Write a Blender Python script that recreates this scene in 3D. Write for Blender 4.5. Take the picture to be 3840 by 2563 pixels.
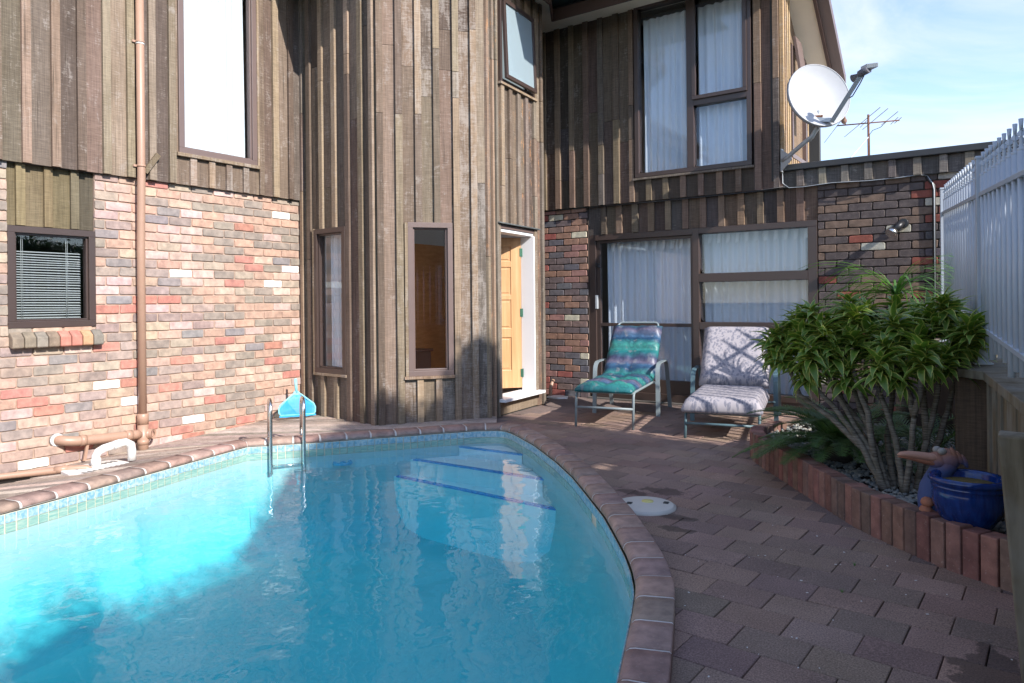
import bpy, bmesh, math, random
from math import radians, sin, cos, pi, sqrt, atan2, tan
from mathutils import Vector, Matrix, noise
from mathutils.geometry import tessellate_polygon
random.seed(11)
for o in list(bpy.data.objects): bpy.data.objects.remove(o)
S = bpy.context.scene
COL = S.collection

# ------------------------------------------------------------------ camera
YAW, ROLL, FPX, V0 = 34.7, 0.0100, 2678.0, 1134.0
cam = bpy.data.cameras.new("camera"); cam.sensor_width = 36.0
cam.lens = FPX/3840*36.0
cam.shift_y = -(1281.5-V0)/3840
cam.clip_start = 0.05; cam.clip_end = 3000
CAM = bpy.data.objects.new("camera", cam); COL.objects.link(CAM)
a = radians(YAW)
R_ = Vector((cos(a), sin(a), 0)); D_ = Vector((-sin(a), cos(a), 0)); U_ = Vector((0, 0, 1))
Xc = R_*cos(ROLL)-U_*sin(ROLL); Yc = R_*sin(ROLL)+U_*cos(ROLL)
m = Matrix((( Xc.x, Yc.x, -D_.x, 0), (Xc.y, Yc.y, -D_.y, 0), (Xc.z, Yc.z, -D_.z, 1.25), (0, 0, 0, 1)))
CAM.matrix_world = m
S.camera = CAM
CP = Vector((0, 0, 1.25))
def proj(p):
    p = Vector(p)-CP; d = p.dot(D_)
    if d < 0.1: return None
    return 1920+FPX*p.dot(Xc)/d, V0-FPX*p.dot(Yc)/d, d

# ------------------------------------------------------------------ world, sun, exposure
SUN_EL, SUN_PHI = radians(33.0), radians(13.0)      # sun stands towards +X, a little towards -Y
sdir = Vector((cos(SUN_EL)*cos(SUN_PHI), -cos(SUN_EL)*sin(SUN_PHI), sin(SUN_EL)))
W = bpy.data.worlds.new("World"); S.world = W; W.use_nodes = True
nt = W.node_tree; nt.nodes.clear()
N = nt.nodes.new
out = N('ShaderNodeOutputWorld'); bg = N('ShaderNodeBackground'); sky = N('ShaderNodeTexSky')
sky.sky_type = 'NISHITA'; sky.sun_disc = False; sky.sun_elevation = SUN_EL
sky.sun_rotation = atan2(sdir.x, sdir.y); sky.air_density = 1.0; sky.dust_density = 0.25; sky.ozone_density = 1.5
tc = N('ShaderNodeTexCoord'); mp = N('ShaderNodeMapping'); mp.inputs['Scale'].default_value = (1.6, 1.6, 4.5)
ns = N('ShaderNodeTexNoise'); ns.inputs['Scale'].default_value = 2.1; ns.inputs['Detail'].default_value = 8; ns.inputs['Roughness'].default_value = .58; ns.inputs['Distortion'].default_value = .6
rp = N('ShaderNodeValToRGB'); rp.color_ramp.elements[0].position = .46; rp.color_ramp.elements[1].position = .74
rp.color_ramp.elements[0].color = (0.0, 0.0, 0.0, 1); rp.color_ramp.elements[1].color = (.85, .85, .85, 1)
mx = N('ShaderNodeMix'); mx.data_type = 'RGBA'; mx.inputs['B'].default_value = (3.0, 3.15, 3.35, 1)
nt.links.new(tc.outputs['Generated'], mp.inputs['Vector']); nt.links.new(mp.outputs[0], ns.inputs['Vector'])
nt.links.new(ns.outputs['Fac'], rp.inputs['Fac']); nt.links.new(rp.outputs['Color'], mx.inputs['Factor'])
tn_ = N('ShaderNodeMix'); tn_.data_type = 'RGBA'; tn_.blend_type = 'MULTIPLY'; tn_.inputs['Factor'].default_value = 1.0; tn_.inputs['B'].default_value = (.90, .86, .93, 1)
nt.links.new(sky.outputs['Color'], tn_.inputs['A']); nt.links.new(tn_.outputs['Result'], mx.inputs['A']); nt.links.new(mx.outputs['Result'], bg.inputs['Color'])
bg.inputs['Strength'].default_value = 0.145
nt.links.new(bg.outputs[0], out.inputs['Surface'])
sl = bpy.data.lights.new("sun", 'SUN'); sl.energy = 3.05; sl.angle = radians(0.53); sl.color = (1.0, 0.955, 0.90)
SUN = bpy.data.objects.new("sun", sl); COL.objects.link(SUN); SUN.rotation_euler = sdir.to_track_quat('Z', 'Y').to_euler()
SUN.location = (20, -3, 14)
S.view_settings.view_transform = 'Standard'; S.view_settings.look = 'None'
S.view_settings.exposure = 1.32; S.view_settings.gamma = 1.0; S.view_settings.use_curve_mapping = False
S.render.engine = 'CYCLES'
S.cycles.max_bounces = 10; S.cycles.transparent_max_bounces = 24; S.cycles.volume_bounces = 0
S.cycles.use_denoising = True

# ------------------------------------------------------------------ object helpers
def tag(o, label=None, cat=None, group=None, kind=None):
    if label: o['label'] = label
    if cat: o['category'] = cat
    if group: o['group'] = group
    if kind: o['kind'] = kind
    return o
def empty(name, loc=(0, 0, 0), label=None, cat=None, group=None):
    o = bpy.data.objects.new(name, None); COL.objects.link(o); o.location = loc; o.empty_display_size = .1
    return tag(o, label, cat, group)
def link(name, me, parent=None, color=None, mat=None):
    o = bpy.data.objects.new(name, me); COL.objects.link(o)
    if mat is not None and not me.materials: me.materials.append(mat)
    if parent is not None:
        o.parent = parent
        q = parent; off = Vector((0, 0, 0))
        while q is not None: off += q.location; q = q.parent
        o.location = -off
    if color is not None: o.color = (*color, 1)
    return o

class MB:
    def __init__(s): s.v = []; s.f = []; s.uv = None; s.sm = []
    def add(s, vs, fs, smooth=False):
        b = len(s.v); s.v += [tuple(v) for v in vs]
        for f in fs: s.f.append([b+i for i in f]); s.sm.append(smooth)
        return s
    def box(s, x0, x1, y0, y1, z0, z1):
        vs = [(x0, y0, z0), (x1, y0, z0), (x1, y1, z0), (x0, y1, z0), (x0, y0, z1), (x1, y0, z1), (x1, y1, z1), (x0, y1, z1)]
        return s.add(vs, [(0, 3, 2, 1), (4, 5, 6, 7), (0, 1, 5, 4), (1, 2, 6, 5), (2, 3, 7, 6), (3, 0, 4, 7)])
    def obox(s, c, ax, ay, az, hx, hy, hz):
        c = Vector(c); ax = Vector(ax).normalized()*hx; ay = Vector(ay).normalized()*hy; az = Vector(az).normalized()*hz
        vs = [c+i*ax+j*ay+k*az for k in (-1, 1) for i, j in ((-1, -1), (1, -1), (1, 1), (-1, 1))]
        return s.add(vs, [(0, 3, 2, 1), (4, 5, 6, 7), (0, 1, 5, 4), (1, 2, 6, 5), (2, 3, 7, 6), (3, 0, 4, 7)])
    def prism(s, poly, z0, z1, zf=None):
        n = len(poly)
        top = [(x, y, z1 if zf is None else z1+zf(x, y)) for x, y in poly]
        bot = [(x, y, z0 if zf is None else z0+zf(x, y)) for x, y in poly]
        ar = sum(poly[i][0]*poly[(i+1) % n][1]-poly[(i+1) % n][0]*poly[i][1] for i in range(n))
        if ar < 0: top.reverse(); bot.reverse()
        return s.add(bot+top, [list(range(n-1, -1, -1)), list(range(n, 2*n))]+[(i, (i+1) % n, n+(i+1) % n, n+i) for i in range(n)])
    def tube(s, pts, r, n=10, caps=True, flat=None, smooth=True):
        pts = [Vector(p) for p in pts]; rs = r if isinstance(r, (list, tuple)) else [r]*len(pts)
        up = None; rings = []
        for i, p in enumerate(pts):
            t = (pts[min(i+1, len(pts)-1)]-pts[max(i-1, 0)])
            if t.length < 1e-9: t = Vector((0, 0, 1))
            t.normalize()
            if up is None:
                up = Vector((0, 0, 1)) if abs(t.z) < .9 else Vector((1, 0, 0))
            sd = t.cross(up).normalized(); up = sd.cross(t).normalized()
            rx, ry = (rs[i], rs[i]) if flat is None else (rs[i], rs[i]*flat)
            rings.append([p+sd*cos(2*pi*k/n)*rx+up*sin(2*pi*k/n)*ry for k in range(n)])
        vs = [v for rg in rings for v in rg]
        fs = [(i*n+k, i*n+(k+1) % n, (i+1)*n+(k+1) % n, (i+1)*n+k) for i in range(len(pts)-1) for k in range(n)]
        s.add(vs, fs, smooth)
        if caps:
            b = len(s.v)-len(vs)
            s.f.append([b+k for k in range(n-1, -1, -1)]); s.sm.append(False)
            s.f.append([b+(len(pts)-1)*n+k for k in range(n)]); s.sm.append(False)
        return s
    def lathe(s, prof, c=(0, 0, 0), n=32, smooth=True):
        c = Vector(c); vs = []
        for r, z in prof: vs += [c+Vector((r*cos(2*pi*k/n), r*sin(2*pi*k/n), z)) for k in range(n)]
        fs = [(i*n+k, i*n+(k+1) % n, (i+1)*n+(k+1) % n, (i+1)*n+k) for i in range(len(prof)-1) for k in range(n)]
        return s.add(vs, fs, smooth)
    def ell(s, c, ax, ay, az, rx, ry, rz, nu=16, nv=10):
        c = Vector(c); ax = Vector(ax).normalized(); ay = Vector(ay).normalized(); az = Vector(az).normalized(); vs = []
        for j in range(nv+1):
            th = pi*j/nv
            vs += [c+ax*rx*sin(th)*cos(2*pi*k/nu)+ay*ry*sin(th)*sin(2*pi*k/nu)+az*rz*cos(th) for k in range(nu)]
        fs = [(j*nu+k, (j+1)*nu+k, (j+1)*nu+(k+1) % nu, j*nu+(k+1) % nu) for j in range(nv) for k in range(nu)]
        return s.add(vs, fs, True)
    def mesh(s, name='m'):
        me = bpy.data.meshes.new(name); me.from_pydata([tuple(v) for v in s.v], [], s.f)
        me.polygons.foreach_set('use_smooth', s.sm)
        me.update(); return me
    def build(s, name, mat, parent=None, color=None, bevel=0):
        me = s.mesh(name)
        if mat is not None: me.materials.append(mat)
        o = link(name, me, parent, color)
        if bevel:
            b = o.modifiers.new('b', 'BEVEL'); b.width = bevel; b.segments = 2; b.limit_method = 'ANGLE'; b.angle_limit = radians(40)
        return o

def clip(poly, nx, ny, c):
    """keep the part of the polygon where nx*x+ny*y <= c"""
    res = []
    for i in range(len(poly)):
        p, q = poly[i], poly[(i+1) % len(poly)]
        dp, dq = nx*p[0]+ny*p[1]-c, nx*q[0]+ny*q[1]-c
        if dp <= 0: res.append(p)
        if (dp < 0 < dq) or (dq < 0 < dp):
            t = dp/(dp-dq); res.append((p[0]+(q[0]-p[0])*t, p[1]+(q[1]-p[1])*t))
    return res
def area(poly):
    return abs(sum(poly[i][0]*poly[(i+1) % len(poly)][1]-poly[(i+1) % len(poly)][0]*poly[i][1] for i in range(len(poly))))/2
def inside(p, poly):
    c = False; x, y = p
    for i in range(len(poly)):
        (x1, y1), (x2, y2) = poly[i], poly[i-1]
        if (y1 > y) != (y2 > y) and x < (x2-x1)*(y-y1)/(y2-y1)+x1: c = not c
    return c

# ------------------------------------------------------------------ material helpers
class NM:
    def __init__(s, name):
        s.m = bpy.data.materials.new(name); s.m.use_nodes = True; s.t = s.m.node_tree; s.t.nodes.clear()
        s.out = s.n('ShaderNodeOutputMaterial')
    def n(s, ty, **kw):
        x = s.t.nodes.new(ty)
        for k, v in kw.items():
            if k in x.inputs: s.set(x.inputs[k], v)
            else: setattr(x, k, v)
        return x
    def set(s, inp, v):
        if hasattr(v, 'is_linked') or isinstance(v, bpy.types.NodeSocket): s.t.links.new(v, inp)
        elif isinstance(v, bpy.types.Node): s.t.links.new(v.outputs[0], inp)
        else:
            if hasattr(inp.default_value, '__len__') and not isinstance(v, (float, int)) and len(inp.default_value) == 4 and len(v) == 3: v = (*v, 1)
            inp.default_value = v
    def mix(s, f, a, b, mode='MIX'):
        x = s.t.nodes.new('ShaderNodeMix'); x.data_type = 'RGBA'; x.blend_type = mode
        s.set(x.inputs['Factor'], f); s.set(x.inputs['A'], a); s.set(x.inputs['B'], b); return x.outputs['Result']
    def math(s, op, a, b=0.0, c=None):
        x = s.t.nodes.new('ShaderNodeMath'); x.operation = op; s.set(x.inputs[0], a); s.set(x.inputs[1], b)
        if c is not None: s.set(x.inputs[2], c)
        return x.outputs[0]
    def vm(s, op, a, b):
        x = s.t.nodes.new('ShaderNodeVectorMath'); x.operation = op; s.set(x.inputs[0], a); s.set(x.inputs[1], b); return x.outputs[0]
    def ramp(s, f, stops):
        x = s.t.nodes.new('ShaderNodeValToRGB'); s.set(x.inputs['Fac'], f); e = x.color_ramp.elements
        while len(e) < len(stops): e.new(0.5)
        for i, (p, c) in enumerate(stops):
            e[i].position = p; e[i].color = (c, c, c, 1) if isinstance(c, (int, float)) else (*c, 1)
        return x.outputs['Color']
    def noise(s, vec, scale, detail=3, rough=.55, dist=0):
        x = s.n('ShaderNodeTexNoise'); s.set(x.inputs['Vector'], vec); x.inputs['Scale'].default_value = scale
        x.inputs['Detail'].default_value = detail; x.inputs['Roughness'].default_value = rough; x.inputs['Distortion'].default_value = dist
        return x.outputs['Fac']
    def scaled(s, vec, sc):
        x = s.n('ShaderNodeMapping'); s.set(x.inputs['Vector'], vec); x.inputs['Scale'].default_value = sc; return x.outputs[0]
    def pos(s, shift=True):
        g = s.n('ShaderNodeNewGeometry')
        if not shift: return g.outputs['Position']
        oi = s.n('ShaderNodeObjectInfo'); c = s.n('ShaderNodeCombineXYZ')
        r = s.math('MULTIPLY', oi.outputs['Random'], 37.0)
        s.set(c.inputs[0], r); s.set(c.inputs[1], s.math('MULTIPLY', oi.outputs['Random'], 91.0)); s.set(c.inputs[2], s.math('MULTIPLY', oi.outputs['Random'], 53.0))
        return s.vm('ADD', g.outputs['Position'], c.outputs[0])
    def ocol(s): return s.n('ShaderNodeObjectInfo').outputs['Color']
    def bump(s, h, strength=.3, dist=.01, normal=None):
        x = s.n('ShaderNodeBump'); s.set(x.inputs['Height'], h); x.inputs['Strength'].default_value = strength; x.inputs['Distance'].default_value = dist
        if normal is not None: s.set(x.inputs['Normal'], normal)
        return x.outputs[0]
    def bsdf(s, base, rough=.7, metal=0, bump=None, spec=.5, **kw):
        x = s.n('ShaderNodeBsdfPrincipled'); s.set(x.inputs['Base Color'], base); s.set(x.inputs['Roughness'], rough)
        x.inputs['Metallic'].default_value = metal; x.inputs['Specular IOR Level'].default_value = spec
        if bump is not None: s.set(x.inputs['Normal'], bump)
        for k, v in kw.items(): s.set(x.inputs[k.replace('_', ' ')], v)
        s.t.links.new(x.outputs[0], s.out.inputs['Surface']); return x
def simple(name, col, rough=.5, metal=0, var=.12, scale=8, spec=.5, bump=.0):
    k = NM(name); p = k.pos()
    c = k.mix(k.noise(p, scale, 4), tuple(x*(1-var) for x in col), tuple(min(1, x*(1+var)) for x in col))
    b = k.bump(k.noise(p, scale*12, 2), bump, .004) if bump else None
    k.bsdf(c, rough, metal, b, spec); return k.m

def m_wood(name='weathered_timber', wear=.5, orange=0.0, rough_saw=True, silver=(.36, .32, .285)):
    k = NM(name); p = k.pos(); base = k.ocol()
    fib = k.noise(k.scaled(p, (85, 85, 3.0)), 1.0, 5, .65)              # fibre
    saw = k.noise(k.scaled(p, (11, 11, 150)), 1.0, 3, .6, .3)           # circular-saw marks across the board
    big = k.noise(k.scaled(p, (9, 9, 4.5)), 1.0, 6, .74, .5)
    tone = k.noise(k.scaled(p, (3.0, 3.0, 1.6)), 1.0, 4, .6)
    fine_ = k.noise(k.scaled(p, (140, 140, 60)), 1.0, 2, .6)
    g = k.math('ADD', k.math('MULTIPLY', fib, .55), k.math('MULTIPLY', saw, .45))
    c = k.mix(k.ramp(g, [(.36, 0), (.64, 1)]), k.mix(1.0, base, (.66, .64, .63), 'MULTIPLY'), k.mix(1.0, base, (1.26, 1.22, 1.18), 'MULTIPLY'))
    c = k.mix(k.ramp(tone, [(.35, 0), (.65, .7)]), c, k.mix(1.0, c, (.70, .68, .64), 'MULTIPLY'))
    mask = k.math('ADD', k.math('MULTIPLY', big, .55), k.math('ADD', k.math('MULTIPLY', saw, .24), k.math('ADD', k.math('MULTIPLY', fib, .13), k.math('MULTIPLY', fine_, .12))))
    c = k.mix(k.ramp(mask, [(.630-wear*.14, 0), (.70-wear*.13, .50)]), c, silver)
    dk = k.ramp(k.noise(k.scaled(p, (34, 34, .8)), 1, 4, .6), [(.28, 1), (.38, 0)])
    c = k.mix(k.math('MULTIPLY', dk, .6), c, (.03, .024, .018))
    if orange:
        o = k.ramp(k.noise(k.scaled(p, (32, 32, 5)), 1.0, 5, .75), [(.66-orange*.12, 0), (.69-orange*.12, 1)])
        c = k.mix(k.math('MULTIPLY', o, .75), c, (.50, .25, .11))
    h = k.math('ADD', k.math('MULTIPLY', fib, .5), k.math('MULTIPLY', saw, .6))
    k.bsdf(c, .85, 0, k.bump(h, .7, .004), .2); return k.m

def m_brick(name, rough=.85):
    k = NM(name); p = k.pos(); base = k.ocol()
    n1 = k.noise(p, 14, 5, .6); n2 = k.noise(p, 70, 4, .7); n3 = k.noise(p, 6, 3)
    c = k.mix(k.ramp(n1, [(.35, 0), (.7, 1)]), k.mix(1.0, base, (.74, .74, .75), 'MULTIPLY'), k.mix(1.0, base, (1.22, 1.2, 1.18), 'MULTIPLY'))
    c = k.mix(k.ramp(n2, [(.60, 0), (.72, .5)]), c, k.mix(.5, base, (.62, .55, .48)))
    c = k.mix(k.ramp(n3, [(.25, .35), (.4, 0)]), c, k.mix(1.0, base, (.5, .48, .5), 'MULTIPLY'))
    k.bsdf(c, rough, 0, k.bump(k.math('ADD', k.math('MULTIPLY', n2, .6), n1), .5, .004), .25); return k.m

def m_paver():
    k = NM('concrete_paver'); p = k.pos(False); ps = k.pos(); base = k.ocol()
    n1 = k.noise(ps, 5, 4, .6); n2 = k.noise(p, 150, 5, .75); n3 = k.noise(p, 1.3, 4, .6); n4 = k.noise(p, 90, 2, .5)
    c = k.mix(n1, k.mix(1.0, base, (.78, .78, .78), 'MULTIPLY'), k.mix(1.0, base, (1.2, 1.2, 1.2), 'MULTIPLY'))
    c = k.mix(k.ramp(n2, [(.35, 0), (.65, 1)]), k.mix(1.0, c, (.50, .49, .49), 'MULTIPLY'), k.mix(1.0, c, (1.5, 1.46, 1.42), 'MULTIPLY'))
    c = k.mix(k.ramp(n3, [(.35, .45), (.6, 0)]), c, k.mix(1.0, c, (.6, .6, .55), 'MULTIPLY'))
    c = k.mix(k.ramp(n4, [(.74, 0), (.78, .35)]), c, (.5, .48, .45))
    # damp patches beside the skimmer lid
    damp = None
    for (x, y, rx, ry) in ((-1.93, 4.55, .17, .09), (-1.62, 4.05, .13, .07), (-1.55, 3.83, .11, .05), (-2.08, 4.42, .12, .06), (-.05, 2.95, .12, .2), (-.02, 2.5, .1, .35)):
        d = k.vm('MULTIPLY', k.vm('SUBTRACT', p, (x, y, 0)), (1/rx, 1/ry, 0))
        ln = k.n('ShaderNodeVectorMath', operation='LENGTH'); k.set(ln.inputs[0], d)
        v = k.math('ADD', ln.outputs['Value'], k.math('MULTIPLY', k.math('SUBTRACT', k.noise(p, 14, 4, .6), .5), 2.2))
        damp = v if damp is None else k.math('MINIMUM', damp, v)
    dm = k.ramp(damp, [(.85, .62), (1.0, 0)])
    c = k.mix(dm, c, (.03, .022, .018))
    r = k.mix(dm, (.9, .9, .9), (.55, .55, .55))
    k.bsdf(c, r, 0, k.bump(k.math('ADD', n2, k.math('MULTIPLY', n1, .6)), .45, .004), .3); return k.m

def schlick(k, f0, normal=None):
    g = k.n('ShaderNodeNewGeometry'); d = k.n('ShaderNodeVectorMath', operation='DOT_PRODUCT')
    k.set(d.inputs[0], g.outputs['Incoming']); k.set(d.inputs[1], normal if normal is not None else g.outputs['Normal'])
    c = k.math('MINIMUM', k.math('ABSOLUTE', d.outputs['Value']), 1.0)
    return k.math('ADD', f0, k.math('MULTIPLY', 1-f0, k.math('POWER', k.math('SUBTRACT', 1.0, c), 5.0)))
def m_glass(name, tint=(.86, .92, .93), refl=1.0, body=0.0, bodycol=(.5, .6, .65)):
    k = NM(name); fr = schlick(k, .04)
    tr = k.n('ShaderNodeBsdfTransparent'); tr.inputs['Color'].default_value = (*tint, 1)
    gl = k.n('ShaderNodeBsdfGlossy'); gl.inputs['Roughness'].default_value = .01; gl.inputs['Color'].default_value = (.95, .97, 1, 1)
    mx = k.n('ShaderNodeMixShader'); k.set(mx.inputs[0], k.math('MINIMUM', k.math('MULTIPLY', fr, 1.5*refl), 1.0)); k.set(mx.inputs[1], tr.outputs[0]); k.set(mx.inputs[2], gl.outputs[0])
    last = mx
    if body:
        df = k.n('ShaderNodeBsdfDiffuse'); df.inputs['Color'].default_value = (*bodycol, 1)
        m2 = k.n('ShaderNodeMixShader'); m2.inputs[0].default_value = body; k.set(m2.inputs[1], mx.outputs[0]); k.set(m2.inputs[2], df.outputs[0]); last = m2
    k.t.links.new(last.outputs[0], k.out.inputs['Surface']); return k.m

def m_cloth(name, col, transl=.35, uvfold=False):
    k = NM(name); p = k.pos(False)
    w = k.noise(k.scaled(p, (400, 400, 400)), 1, 1)
    c = k.mix(w, tuple(x*.86 for x in col), col)
    d = k.n('ShaderNodeBsdfDiffuse'); k.set(d.inputs['Color'], c)
    t = k.n('ShaderNodeBsdfTranslucent'); k.set(t.inputs['Color'], c)
    mx = k.n('ShaderNodeMixShader'); mx.inputs[0].default_value = transl; k.set(mx.inputs[1], d.outputs[0]); k.set(mx.inputs[2], t.outputs[0])
    k.t.links.new(mx.outputs[0], k.out.inputs['Surface']); return k.m

M = {}
M['timber'] = m_wood('weathered_timber', .5)
M['timber_flaky'] = m_wood('flaky_timber', .95)
M['timber_bare'] = m_wood('sun_stripped_timber', .5, orange=.55)
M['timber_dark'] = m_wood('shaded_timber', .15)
M['trim'] = m_wood('trim_timber', .75)
M['deck'] = m_wood('deck_timber', .35, silver=(.40, .35, .31))
M['brick'] = m_brick('fired_brick')
M['mortar'] = simple('mortar_light', (.42, .30, .23), .95, 0, .25, 18, .2, .5)
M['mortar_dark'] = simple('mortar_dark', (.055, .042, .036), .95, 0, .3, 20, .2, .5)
M['grout'] = simple('coping_grout', (.62, .58, .53), .9, 0, .2, 30, .2, .4)
M['coping'] = m_brick('coping_brick', .8)
M['paver'] = m_paver()
M['joint'] = simple('paver_joint_sand', (.022, .019, .016), .95, 0, .4, 20, .1, .4)
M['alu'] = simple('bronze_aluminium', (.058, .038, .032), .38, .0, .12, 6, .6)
M['alu_pale'] = simple('pale_bronze_aluminium', (.15, .105, .092), .42, 0, .12, 6, .5)  # paler copy of the bronze frame colour
M['pipe'] = simple('painted_pipe', (.38, .235, .165), .42, 0, .08, 9, .45)
M['white'] = simple('white_plastic', (.70, .68, .64), .4, 0, .05, 12, .5)
M['white_paint'] = simple('white_paint', (.80, .80, .80), .4, 0, .04, 5, .5)
M['soffit'] = simple('soffit_board', (.80, .72, .58), .8, 0, .12, 4, .2)
M['fascia'] = simple('fascia_paint', (.085, .05, .04), .55, 0, .15, 5, .4)
M['roofcap'] = simple('black_flashing', (.035, .035, .037), .45, 0, .3, 6, .5)
M['glass'] = m_glass('window_glass', (.93, .96, .98), .62)
M['glass_dark'] = m_glass('room_glass', (.95, .96, .96), .9)
M['frost'] = m_glass('obscure_glass', (.8, .88, .9), 1.0, .45, (.44, .53, .57))
M['curtain'] = m_cloth('sheer_curtain', (.93, .94, .96), .12)
M['blindcloth'] = m_cloth('white_blind', (.80, .79, .77), .1)
M['slat'] = simple('blind_slat', (.42, .42, .39), .5, 0, .05, 5)
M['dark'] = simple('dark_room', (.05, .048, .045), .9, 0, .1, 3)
M['roomwall'] = simple('room_wall', (.80, .78, .74), .9, 0, .05, 3)
M['steel'] = simple('polished_steel', (.72, .70, .66), .22, 1.0, .03, 3)
M['galv'] = simple('galvanised_steel', (.47, .50, .52), .45, .35, .12, 10)
M['dish'] = simple('dish_enamel', (.39, .40, .415), .5, 0, .05, 7)
M['black'] = simple('black_plastic', (.02, .02, .022), .4, 0, .2, 10)
M['fence'] = simple('fence_powdercoat', (.43, .47, .52), .35, 0, .05, 6, .5)
M['chair_grey'] = simple('chair_enamel_grey', (.21, .25, .26), .42, 0, .1, 10, .5)
M['chair_green'] = simple('chair_enamel_teal', (.085, .145, .165), .42, 0, .25, 12, .5)
M['strap'] = simple('vinyl_strap', (.36, .39, .38), .5, 0, .08, 10)
M['brass'] = simple('brass', (.75, .52, .15), .25, 1.0, .05, 10)
M['soil'] = simple('garden_soil', (.03, .022, .016), .95, 0, .4, 18, .2, .6)
M['rust'] = simple('rusty_iron', (.17, .075, .045), .8, .2, .4, 30)
M['nettube'] = simple('net_frame_plastic', (.25, .62, .72), .4, 0, .06, 12)
M['ground'] = simple('ground_earth', (.09, .08, .05), .95, 0, .35, .5, .2)
M['roofmetal'] = simple('roof_steel', (.16, .15, .15), .5, .2, .15, 2)

def m_pine():
    k = NM('varnished_pine'); p = k.pos()
    g = k.noise(k.scaled(p, (28, 28, 1.6)), 1, 5, .6, .5)
    c = k.mix(k.ramp(g, [(.3, 0), (.7, 1)]), (.46, .245, .105), (.60, .36, .18))
    k.bsdf(c, .35, 0, None, .5); return k.m
M['pine'] = m_pine()
def m_panel():
    k = NM('stained_panel'); p = k.pos()
    g = k.noise(k.scaled(p, (6, 6, 30)), 1, 5, .6, .5)
    c = k.mix(k.ramp(g, [(.3, 0), (.7, 1)]), (.52, .23, .075), (.68, .34, .13))
    k.bsdf(c, .4, 0, None, .5); return k.m
M['panel'] = m_panel()
def m_rough_pine():
    k = NM('treated_pine'); p = k.pos()
    g = k.noise(k.scaled(p, (18, 18, 2.0)), 1, 5, .65, .6); b = k.noise(p, 3.2, 4, .6)
    c = k.mix(k.ramp(g, [(.3, 0), (.7, 1)]), (.095, .072, .042), (.215, .175, .115))
    c = k.mix(k.ramp(b, [(.4, 0), (.65, .6)]), c, (.25, .235, .20))
    k.bsdf(c, .85, 0, k.bump(g, .5, .005), .2); return k.m
M['rpine'] = m_rough_pine()
def m_water():
    k = NM('pool_water'); p = k.pos(False)
    n1 = k.noise(k.scaled(p, (1.0, 1.0, 1)), 2.2, 2, .5, .3); n2 = k.noise(k.scaled(p, (1, 1, 1)), 7.0, 2, .5, .2)
    h = k.math('ADD', n1, k.math('MULTIPLY', n2, .22))
    bp = k.bump(h, 1.0, .013)
    fr = schlick(k, .02, bp)
    tr = k.n('ShaderNodeBsdfTransparent'); tr.inputs['Color'].default_value = (.985, 1, 1, 1)
    gl = k.n('ShaderNodeBsdfGlossy'); gl.inputs['Roughness'].default_value = 0.0; k.set(gl.inputs['Normal'], bp)
    mx = k.n('ShaderNodeMixShader'); k.set(mx.inputs[0], fr); k.set(mx.inputs[1], tr.outputs[0]); k.set(mx.inputs[2], gl.outputs[0])
    k.t.links.new(mx.outputs[0], k.out.inputs['Surface'])
    va = k.n('ShaderNodeVolumeAbsorption'); va.inputs['Color'].default_value = (0.0, .935, .985, 1); va.inputs['Density'].default_value = .68
    k.t.links.new(va.outputs[0], k.out.inputs['Volume']); return k.m
M['water'] = m_water()
def m_shell():
    k = NM('pool_plaster'); p = k.pos(False)
    n1 = k.noise(p, 1.7, 5, .6); n2 = k.noise(p, 9, 4, .65, .8)
    c = k.mix(k.ramp(n1, [(.3, 0), (.7, 1)]), (.35, .52, .55), (.42, .58, .60))
    c = k.mix(k.ramp(n2, [(.30, .4), (.42, 0)]), c, (.30, .47, .51))
    k.bsdf(c, .8, 0, k.bump(n2, .3, .01), .3); return k.m
M['shell'] = m_shell()
M['step'] = simple('step_plaster', (.66, .78, .82), .8, 0, .05, 6, .3)
def m_tile(name, ca, cb, horiz=False):
    k = NM(name); p = k.pos()
    n1 = k.noise(k.scaled(p, (10, 10, 110) if horiz else (34, 34, 34)), 1, 4, .6, .4)
    c = k.mix(k.ramp(n1, [(.38, 0), (.66, 1)]), ca, cb)
    k.bsdf(c, .16, 0, None, .6); return k.m
M['tile_a'] = m_tile('aqua_tile', (.16, .34, .42), (.46, .56, .56))
M['tile_b'] = m_tile('sea_green_tile', (.17, .34, .30), (.34, .46, .38), True)
M['tile_c'] = m_tile('blue_step_tile', (.01, .22, .62), (.05, .36, .75))
M['tilegrout'] = simple('tile_grout', (.58, .53, .40), .8, 0, .3, 30)

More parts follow.
